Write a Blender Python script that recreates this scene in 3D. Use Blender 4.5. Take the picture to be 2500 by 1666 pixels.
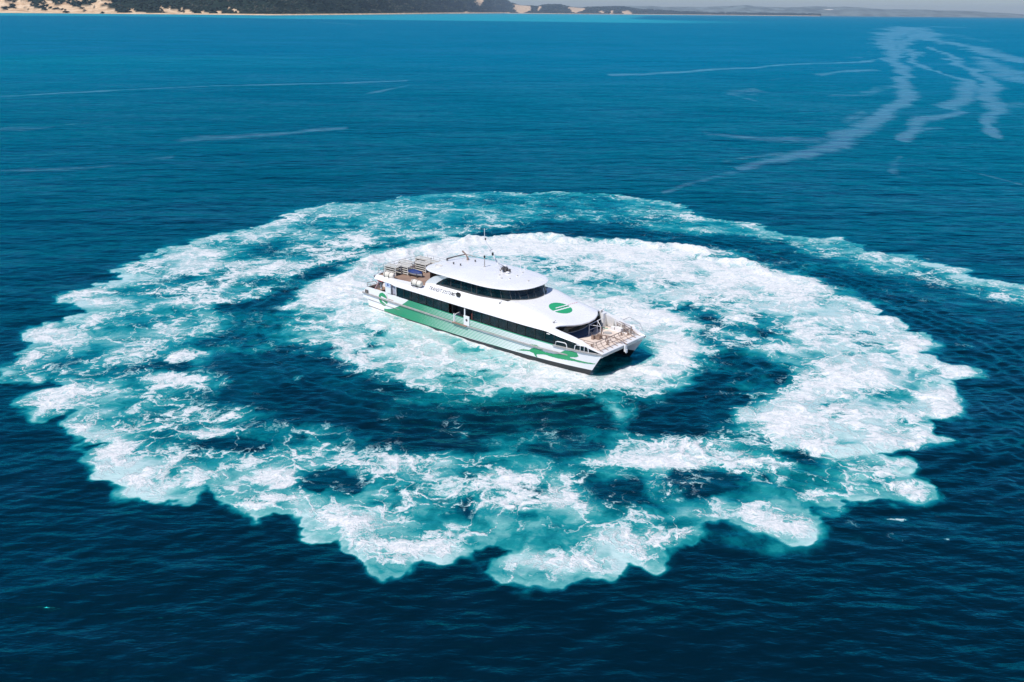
import bpy, bmesh, math, random
import numpy as np
from mathutils import Vector, Matrix
R = math.radians
for o in list(bpy.data.objects): bpy.data.objects.remove(o, do_unlink=True)
scene = bpy.context.scene
COL = scene.collection
rnd = random.Random(7)
# ------------------------------------------------------------------ camera
CAM_H = 30.0; FPX = 2150.0; SLOPE = 0.009
roll = math.atan(SLOPE); pitch = math.atan((833-30.6-SLOPE*20)*math.cos(roll)/FPX)
cam_d = bpy.data.cameras.new('camera'); cam = bpy.data.objects.new('camera', cam_d); COL.objects.link(cam)
cam_d.sensor_fit = 'HORIZONTAL'; cam_d.sensor_width = 36.0; cam_d.lens = 36.0*FPX/2500.0
cam_d.clip_start = 0.5; cam_d.clip_end = 200000.0
F = Vector((0, math.cos(pitch), -math.sin(pitch))); U0 = Vector((0, math.sin(pitch), math.cos(pitch))); R0 = Vector((1, 0, 0))
RI = R0*math.cos(roll)+U0*math.sin(roll); UI = -R0*math.sin(roll)+U0*math.cos(roll)
cam.matrix_world = Matrix(((RI.x, UI.x, -F.x, 0), (RI.y, UI.y, -F.y, 0), (RI.z, UI.z, -F.z, CAM_H), (0, 0, 0, 1)))
scene.camera = cam
# ------------------------------------------------------------------ sky and sun
SUN_EL, SUN_AZ = 57.0, 225.0
w = bpy.data.worlds.new('World'); scene.world = w; w.use_nodes = True
nt = w.node_tree; bg = nt.nodes['Background']
sky = nt.nodes.new('ShaderNodeTexSky'); sky.sky_type = 'NISHITA'; sky.sun_disc = False
sky.sun_elevation = R(SUN_EL); sky.sun_rotation = R(SUN_AZ); sky.air_density = 1.0; sky.dust_density = 0.4; sky.ozone_density = 2.5
wb = nt.nodes.new('ShaderNodeMix'); wb.data_type = 'RGBA'; wb.blend_type = 'MULTIPLY'; wb.inputs[0].default_value = 1.0
wb.inputs[7].default_value = (0.74, 0.86, 1.14, 1)      # white balance of the photograph
nt.links.new(sky.outputs[0], wb.inputs[6]); nt.links.new(wb.outputs[2], bg.inputs[0]); bg.inputs[1].default_value = 0.085
sd = bpy.data.lights.new('sun', 'SUN'); sd.energy = 4.0; sd.angle = R(0.5); sd.color = (1.0, 0.955, 0.90)
so = bpy.data.objects.new('sun', sd); COL.objects.link(so)
sdir = Vector((math.sin(R(SUN_AZ))*math.cos(R(SUN_EL)), math.cos(R(SUN_AZ))*math.cos(R(SUN_EL)), math.sin(R(SUN_EL))))
so.rotation_euler = sdir.to_track_quat('Z', 'Y').to_euler()
vs = scene.view_settings; vs.view_transform = 'Standard'; vs.look = 'None'; vs.gamma = 1.0; vs.exposure = 0.22; vs.use_curve_mapping = False
try:
    scene.cycles.max_bounces = 8; scene.cycles.transparent_max_bounces = 12; scene.cycles.volume_bounces = 0
    scene.cycles.caustics_reflective = False; scene.cycles.caustics_refractive = False
except Exception: pass

# ------------------------------------------------------------------ material helpers
def newmat(name):
    m = bpy.data.materials.new(name); m.use_nodes = True
    return m, m.node_tree, m.node_tree.nodes['Principled BSDF']
class G:
    """small node-graph builder"""
    def __init__(s, nt): s.nt = nt
    def n(s, t, **k):
        x = s.nt.nodes.new(t)
        for a, b in k.items(): setattr(x, a, b)
        return x
    def l(s, a, b): s.nt.links.new(a, b)
    def put(s, sock, v):
        if hasattr(v, 'is_linked') or isinstance(v, bpy.types.NodeSocket): s.l(v, sock)
        else: sock.default_value = v
    def m(s, op, a, b=None, c=None, clamp=False):
        x = s.n('ShaderNodeMath', operation=op); x.use_clamp = clamp
        s.put(x.inputs[0], a)
        if b is not None: s.put(x.inputs[1], b)
        if c is not None: s.put(x.inputs[2], c)
        return x.outputs[0]
    def vm(s, op, a, b=None, sc=None):
        x = s.n('ShaderNodeVectorMath', operation=op); s.put(x.inputs[0], a)
        if b is not None: s.put(x.inputs[1], b)
        if sc is not None: s.put(x.inputs['Scale'], sc)
        return x.outputs[0]
    def noise(s, vec, scale, det=3, rough=0.55, dist=0.0, col=False, dim='3D'):
        x = s.n('ShaderNodeTexNoise', noise_dimensions=dim); s.l(vec, x.inputs['Vector'])
        x.inputs['Scale'].default_value = scale; x.inputs['Detail'].default_value = det
        x.inputs['Roughness'].default_value = rough; x.inputs['Distortion'].default_value = dist
        return x.outputs['Color' if col else 'Fac']
    def vor(s, vec, scale, feat='DISTANCE_TO_EDGE', rnd=1.0):
        x = s.n('ShaderNodeTexVoronoi', feature=feat, voronoi_dimensions='2D'); s.l(vec, x.inputs['Vector'])
        x.inputs['Scale'].default_value = scale; x.inputs['Randomness'].default_value = rnd
        return x.outputs['Distance']
    def ss(s, v, a, b, lo=0.0, hi=1.0):
        x = s.n('ShaderNodeMapRange', interpolation_type='SMOOTHSTEP'); s.put(x.inputs[0], v)
        s.put(x.inputs[1], a); s.put(x.inputs[2], b); s.put(x.inputs[3], lo); s.put(x.inputs[4], hi)
        return x.outputs[0]
    def lin(s, v, a, b, lo=0.0, hi=1.0, clamp=True):
        x = s.n('ShaderNodeMapRange'); x.clamp = clamp; s.put(x.inputs[0], v)
        s.put(x.inputs[1], a); s.put(x.inputs[2], b); s.put(x.inputs[3], lo); s.put(x.inputs[4], hi)
        return x.outputs[0]
    def mixc(s, f, a, b, mode='MIX'):
        x = s.n('ShaderNodeMix', data_type='RGBA', blend_type=mode); s.put(x.inputs[0], f)
        for sock, v in ((x.inputs[6], a), (x.inputs[7], b)):
            if isinstance(v, tuple): sock.default_value = (*v[:3], 1)
            else: s.l(v, sock)
        return x.outputs[2]
    def ramp(s, f, stops, interp='LINEAR'):
        x = s.n('ShaderNodeValToRGB'); s.put(x.inputs[0], f); cr = x.color_ramp; cr.interpolation = interp
        while len(cr.elements) < len(stops): cr.elements.new(0.5)
        for e, (p, c) in zip(cr.elements, stops): e.position = p; e.color = (*c[:3], 1)
        return x.outputs[0]
    def attr(s, name):
        x = s.n('ShaderNodeAttribute', attribute_name=name); return x.outputs['Fac']
    def bump(s, h, dist, strength=1.0, normal=None):
        x = s.n('ShaderNodeBump'); s.put(x.inputs['Height'], h); s.put(x.inputs['Distance'], dist); s.put(x.inputs['Strength'], strength)
        if normal is not None: s.l(normal, x.inputs['Normal'])
        return x.outputs[0]

def simple(name, col, rough=0.5, metal=0.0, var=0.05, nscale=3.0, spec=0.5, coat=0.0, bump=0.0):
    m, t, p = newmat(name); g = G(t)
    tc = g.n('ShaderNodeTexCoord').outputs['Object']
    n = g.noise(tc, nscale, 5, 0.6)
    dark = tuple(c*(1-var*2.2) for c in col); lite = tuple(min(1, c*(1+var)) for c in col)
    g.l(g.mixc(g.ss(n, 0.3, 0.7), dark, lite), p.inputs['Base Color'])
    n2 = g.noise(tc, nscale*6, 4, 0.7)
    g.l(g.lin(n2, 0.3, 0.7, max(0.02, rough-0.08), min(1, rough+0.1)), p.inputs['Roughness'])
    p.inputs['Metallic'].default_value = metal; p.inputs['Specular IOR Level'].default_value = spec
    p.inputs['Coat Weight'].default_value = coat
    if bump: g.l(g.bump(n2, bump, 1.0), p.inputs['Normal'])
    return m

# ------------------------------------------------------------------ mesh helpers
def link(o, parent=None):
    COL.objects.link(o)
    if parent is not None: o.parent = parent
    return o
def mesh(name, V, Fc, mats, parent=None, smooth=False, mi=None, angle=None):
    me = bpy.data.meshes.new(name); me.from_pydata([tuple(map(float, v)) for v in V], [], Fc)
    mats = mats if isinstance(mats, (list, tuple)) else [mats]
    for m in mats: me.materials.append(m)
    if mi is not None: me.polygons.foreach_set('material_index', mi)
    if smooth: me.polygons.foreach_set('use_smooth', [True]*len(me.polygons))
    me.update()
    if smooth and angle:
        try: me.set_sharp_from_angle(angle=R(angle))
        except Exception: pass
    return link(bpy.data.objects.new(name, me), parent)
class MB:
    def __init__(s): s.V = []; s.F = []; s.I = []
    def add(s, V, Fc, mi=0):
        k = len(s.V); s.V += [tuple(v) for v in V]; s.F += [tuple(i+k for i in f) for f in Fc]; s.I += [mi]*len(Fc); return s
    def box(s, c, d, rz=0, ry=0, rx=0, mi=0, taper=1.0):
        M = Matrix.Translation(c) @ Matrix.Rotation(rz, 4, 'Z') @ Matrix.Rotation(ry, 4, 'Y') @ Matrix.Rotation(rx, 4, 'X')
        V = []
        for z in (-1, 1):
            k = taper if z > 0 else 1.0
            for x, y in ((-1, -1), (1, -1), (1, 1), (-1, 1)): V.append(M @ Vector((x*d[0]/2*k, y*d[1]/2*k, z*d[2]/2)))
        return s.add(V, [(3, 2, 1, 0), (4, 5, 6, 7), (0, 1, 5, 4), (1, 2, 6, 5), (2, 3, 7, 6), (3, 0, 4, 7)], mi)
    def tube(s, pts, r, seg=6, mi=0, cap=True):
        pts = [Vector(p) for p in pts]; rr = r if isinstance(r, (list, tuple)) else [r]*len(pts)
        V = []; Fc = []
        for i, p in enumerate(pts):
            a = pts[max(i-1, 0)]; b = pts[min(i+1, len(pts)-1)]; t = (b-a).normalized()
            up = Vector((0, 0, 1)) if abs(t.z) < 0.9 else Vector((1, 0, 0))
            x = t.cross(up).normalized(); y = x.cross(t)
            for j in range(seg):
                an = 2*math.pi*j/seg; V.append(p+(x*math.cos(an)+y*math.sin(an))*rr[i])
        for i in range(len(pts)-1):
            for j in range(seg):
                a = i*seg+j; b = i*seg+(j+1) % seg; Fc.append((a, b, b+seg, a+seg))
        if cap: Fc.append(tuple(range(seg))[::-1]); Fc.append(tuple((len(pts)-1)*seg+j for j in range(seg)))
        return s.add(V, Fc, mi)
    def lathe(s, c, prof, seg=16, axis='Z', mi=0):
        V = []; Fc = []; c = Vector(c)
        for (r, h) in prof:
            for j in range(seg):
                an = 2*math.pi*j/seg; a, b = r*math.cos(an), r*math.sin(an)
                V.append(c+(Vector((a, b, h)) if axis == 'Z' else Vector((h, a, b)) if axis == 'X' else Vector((a, h, b))))
        for i in range(len(prof)-1):
            for j in range(seg):
                a = i*seg+j; b = i*seg+(j+1) % seg; Fc.append((a, b, b+seg, a+seg))
        Fc.append(tuple(range(seg))[::-1]); Fc.append(tuple((len(prof)-1)*seg+j for j in range(seg)))
        return s.add(V, Fc, mi)
    def prism(s, poly, fn, th, mi=0):
        """poly of 2-D points mapped by fn(p, offset) to 3-D, thickness th"""
        n = len(poly); V = [fn(p, 0) for p in poly]+[fn(p, th) for p in poly]
        Fc = [tuple(range(n))[::-1], tuple(range(n, 2*n))]+[(i, (i+1) % n, n+(i+1) % n, n+i) for i in range(n)]
        return s.add(V, Fc, mi)
    def grid(s, rows, mi=0, mifn=None):
        k = len(s.V); n = len(rows[0])
        for r in rows: s.V += [tuple(v) for v in r]
        for i in range(len(rows)-1):
            for j in range(n-1):
                a = k+i*n+j; s.F.append((a, a+1, a+n+1, a+n)); s.I.append(mifn(i, j) if mifn else mi)
        return s
    def build(s, name, mats, parent=None, smooth=False, angle=35):
        o = mesh(name, s.V, s.F, mats, parent, smooth, s.I, angle if smooth else None)
        bm = bmesh.new(); bm.from_mesh(o.data); bmesh.ops.recalc_face_normals(bm, faces=bm.faces); bm.to_mesh(o.data); bm.free()
        return o
def tag(o, label=None, cat=None, group=None, kind=None):
    if label: o['label'] = label
    if cat: o['category'] = cat
    if group: o['group'] = group
    if kind: o['kind'] = kind
    return o
def empty(name, M):
    o = bpy.data.objects.new(name, None); COL.objects.link(o); o.matrix_world = M; o.empty_display_size = 0.5; return o
OUTER=[(62.2, 98.2), (60.9, 100.7), (59.0, 102.6), (57.4, 103.8), (57.5, 107.3), (56.0, 108.4), (53.8, 112.5), (52.7, 114.8), (50.5, 115.6), (47.3, 116.7), (47.8, 121.5), (46.5, 124.3), (43.9, 123.2), (40.6, 125.0), (37.5, 128.8), (37.2, 131.9), (33.3, 136.1), (30.0, 137.6), (28.9, 145.4), (24.4, 150.5), (18.1, 155.1), (14.0, 155.7), (7.1, 157.5), (1.5, 155.1), (-4.1, 157.0), (-13.7, 154.4), (-18.9, 152.0), (-22.3, 147.1), (-26.2, 146.9), (-29.9, 145.5), (-32.9, 141.0), (-34.4, 136.8), (-35.8, 130.7), (-38.4, 126.5), (-41.2, 124.4), (-43.6, 121.5), (-44.9, 118.2), (-45.8, 114.8), (-47.2, 112.7), (-47.9, 109.9), (-49.1, 107.9), (-48.9, 103.3), (-45.4, 100.0), (-47.1, 98.7), (-47.7, 97.7), (-49.9, 96.1), (-50.2, 93.7), (-49.8, 92.0), (-48.2, 90.7), (-45.5, 89.7), (-44.1, 88.9), (-45.0, 87.8), (-45.5, 86.3), (-45.6, 84.8), (-46.9, 84.5), (-47.6, 82.8), (-47.5, 81.0), (-46.6, 79.3), (-45.4, 78.4), (-44.8, 76.4), (-45.4, 74.8), (-45.6, 73.6), (-45.3, 72.5), (-43.9, 70.4), (-42.2, 69.0), (-40.7, 68.4), (-39.6, 69.4), (-38.7, 68.5), (-39.8, 67.8), (-40.3, 66.1), (-39.6, 64.3), (-39.8, 64.7), (-37.7, 62.7), (-36.5, 61.9), (-34.8, 61.8), (-34.5, 63.1), (-33.8, 60.8), (-31.8, 57.7), (-30.6, 57.8), (-30.2, 58.3), (-30.4, 56.3), (-29.5, 54.7), (-28.4, 53.4), (-27.1, 53.3), (-26.5, 54.3), (-26.7, 53.0), (-26.3, 51.7), (-25.5, 50.7), (-24.1, 50.2), (-22.7, 50.5), (-22.1, 51.2), (-21.4, 50.0), (-20.5, 49.4), (-20.0, 50.2), (-20.1, 51.2), (-18.9, 50.4), (-17.7, 49.3), (-16.7, 48.0), (-15.8, 47.7), (-15.2, 48.7), (-14.2, 48.5), (-13.3, 47.5), (-12.7, 46.4), (-11.0, 46.1), (-10.3, 45.3), (-9.7, 44.5), (-8.9, 44.6), (-8.5, 44.8), (-8.2, 43.5), (-7.1, 42.6), (-5.8, 43.2), (-5.1, 43.6), (-4.0, 43.0), (-3.2, 43.6), (-2.9, 44.4), (-2.1, 43.8), (-1.6, 44.4), (-1.3, 45.1), (-0.6, 45.1), (-0.1, 44.3), (-0.8, 43.9), (-0.8, 42.9), (-0.3, 42.0), (1.0, 41.4), (2.1, 41.4), (3.0, 42.2), (4.8, 42.2), (5.9, 42.2), (6.3, 43.1), (6.2, 44.1), (5.9, 44.5), (6.8, 44.1), (8.1, 43.5), (9.0, 44.4), (10.1, 45.4), (11.4, 46.3), (12.1, 47.4), (13.2, 47.6), (14.4, 48.1), (14.9, 47.6), (15.7, 46.5), (16.7, 45.9), (18.1, 46.2), (19.1, 46.9), (19.8, 48.0), (19.7, 48.9), (18.8, 49.1), (18.0, 49.1), (18.1, 49.9), (19.6, 50.5), (20.6, 50.6), (21.5, 50.8), (22.1, 51.5), (22.4, 50.9), (23.4, 50.4), (24.9, 50.4), (27.0, 50.4), (27.8, 51.4), (28.6, 53.1), (28.5, 54.0), (28.0, 54.8), (28.9, 56.5), (28.2, 56.9), (27.5, 57.9), (28.7, 58.2), (30.0, 57.9), (31.4, 59.5), (32.8, 59.8), (33.0, 60.6), (32.2, 60.5), (33.0, 62.8), (32.9, 64.2), (33.3, 63.9), (34.5, 63.4), (35.7, 64.0), (37.1, 65.8), (36.7, 67.0), (38.0, 68.6), (38.3, 70.3), (38.3, 71.5), (39.2, 71.4), (40.8, 71.8), (42.0, 73.3), (41.8, 74.7), (40.2, 75.1), (39.4, 77.0), (38.2, 78.2), (38.9, 78.4), (39.8, 80.1), (41.3, 81.0), (41.8, 83.3), (40.8, 84.7), (40.5, 86.6), (39.8, 88.6), (38.2, 89.6), (40.2, 91.2), (39.9, 92.3), (38.8, 94.0), (41.7, 92.4), (45.7, 89.8), (49.3, 86.8), (54.8, 85.0)]
FRESH=[(42.0, 73.2), (41.9, 74.9), (40.3, 75.3), (39.4, 77.2), (38.4, 78.6), (39.1, 78.8), (39.8, 80.1), (41.3, 81.0), (41.8, 83.3), (40.8, 84.7), (40.5, 86.6), (40.0, 89.1), (38.2, 89.6), (40.2, 91.2), (39.9, 92.3), (38.8, 94.0), (37.1, 95.6), (36.4, 96.8), (37.0, 98.0), (37.0, 101.9), (35.1, 103.1), (33.0, 104.4), (33.2, 106.5), (32.0, 109.4), (28.9, 111.6), (28.6, 113.2), (25.7, 116.4), (22.9, 118.7), (19.7, 118.9), (16.7, 121.4), (12.4, 122.6), (7.9, 122.4), (5.8, 124.7), (1.3, 124.0), (-3.2, 122.5), (-7.6, 120.9), (-10.7, 119.0), (-12.6, 115.9), (-15.1, 114.2), (-17.1, 113.3), (-18.6, 110.8), (-19.9, 107.0), (-21.1, 102.7), (-22.7, 100.7), (-22.2, 98.8), (-23.5, 96.2), (-23.1, 93.9), (-23.7, 90.5), (-23.0, 88.9), (-21.6, 87.9), (-21.7, 84.5), (-21.5, 82.6), (-21.8, 80.3), (-20.8, 79.5), (-18.9, 78.3), (-17.5, 77.5), (-16.6, 75.1), (-15.6, 73.6), (-13.6, 71.8), (-11.0, 70.1), (-8.5, 68.8), (-7.0, 67.8), (-4.4, 67.4), (-1.8, 67.3), (0.9, 68.0), (3.5, 68.4), (6.2, 68.8), (8.8, 69.2), (9.2, 70.5), (11.4, 72.7), (14.2, 71.0), (16.8, 73.6), (16.9, 77.1), (18.6, 80.5), (18.2, 82.7), (19.8, 86.0), (18.3, 87.5), (16.3, 89.0), (19.2, 92.3), (22.8, 89.1), (26.2, 86.2), (28.7, 81.2), (26.8, 77.3), (27.6, 70.9), (24.5, 69.5), (23.3, 66.6), (20.6, 65.3), (19.0, 63.7), (18.6, 60.1), (19.6, 59.3), (24.1, 56.9), (27.4, 58.1), (28.7, 58.2), (30.0, 57.9), (31.4, 59.5), (32.8, 59.8), (32.2, 60.5), (33.0, 62.8), (33.3, 63.9), (34.5, 63.4), (35.7, 64.0), (37.1, 65.8), (36.7, 67.0), (38.0, 68.6), (38.3, 71.5)]
DARK=[([(-19.4, 115.3), (-22.2, 107.7), (-25.9, 102.0), (-27.5, 93.8), (-30.4, 90.9), (-29.7, 85.7), (-30.1, 80.6), (-31.3, 78.8), (-28.0, 75.6), (-27.0, 73.3), (-24.7, 70.5), (-24.6, 68.1), (-24.7, 66.2), (-25.3, 66.0), (-22.4, 65.1), (-19.7, 64.3), (-18.3, 62.0), (-13.5, 61.8), (-11.8, 58.9), (-13.8, 59.6), (-11.7, 57.4), (-8.9, 57.9), (-7.6, 56.5), (-5.3, 56.5), (-3.1, 57.0), (-0.8, 55.9), (1.5, 56.7), (3.7, 55.7), (6.0, 56.7), (8.6, 59.3), (14.1, 60.4), (15.1, 60.2), (17.5, 63.9), (20.8, 67.0), (24.2, 69.7), (24.7, 74.0), (21.0, 77.8), (17.8, 76.5), (14.8, 71.9), (16.4, 72.3), (12.1, 66.8), (8.4, 69.0), (3.0, 67.8), (-2.3, 67.1), (-7.7, 68.9), (-12.8, 71.9), (-15.6, 73.6), (-17.5, 77.5), (-21.8, 80.3), (-23.0, 88.9), (-23.5, 96.2), (-22.7, 100.7), (-21.4, 104.1), (-19.3, 111.6), (-17.2, 114.1), (-10.7, 119.4), (-12.1, 122.1), (-16.0, 118.4), (-20.1, 116.5), (-21.5, 110.0)], 1.0, 3.0), ([(-9.8, 121.3), (-3.2, 123.4), (5.8, 125.2), (19.8, 119.2), (25.8, 116.8), (29.0, 112.0), (33.2, 105.1), (36.8, 98.7), (40.6, 91.8), (43.0, 83.8), (47.7, 72.5), (57.7, 90.1), (53.6, 95.5), (49.7, 102.9), (44.6, 109.9), (38.9, 117.7), (32.1, 125.6), (21.0, 127.2), (15.7, 132.2), (6.2, 133.9), (-3.3, 126.3)], 0.9, 5.0)]
BOWP=[(6.9, 71.8), (8.5, 76.5), (12.3, 80.8), (13.4, 76.6), (10.9, 74.6), (8.7, 72.1)]
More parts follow.
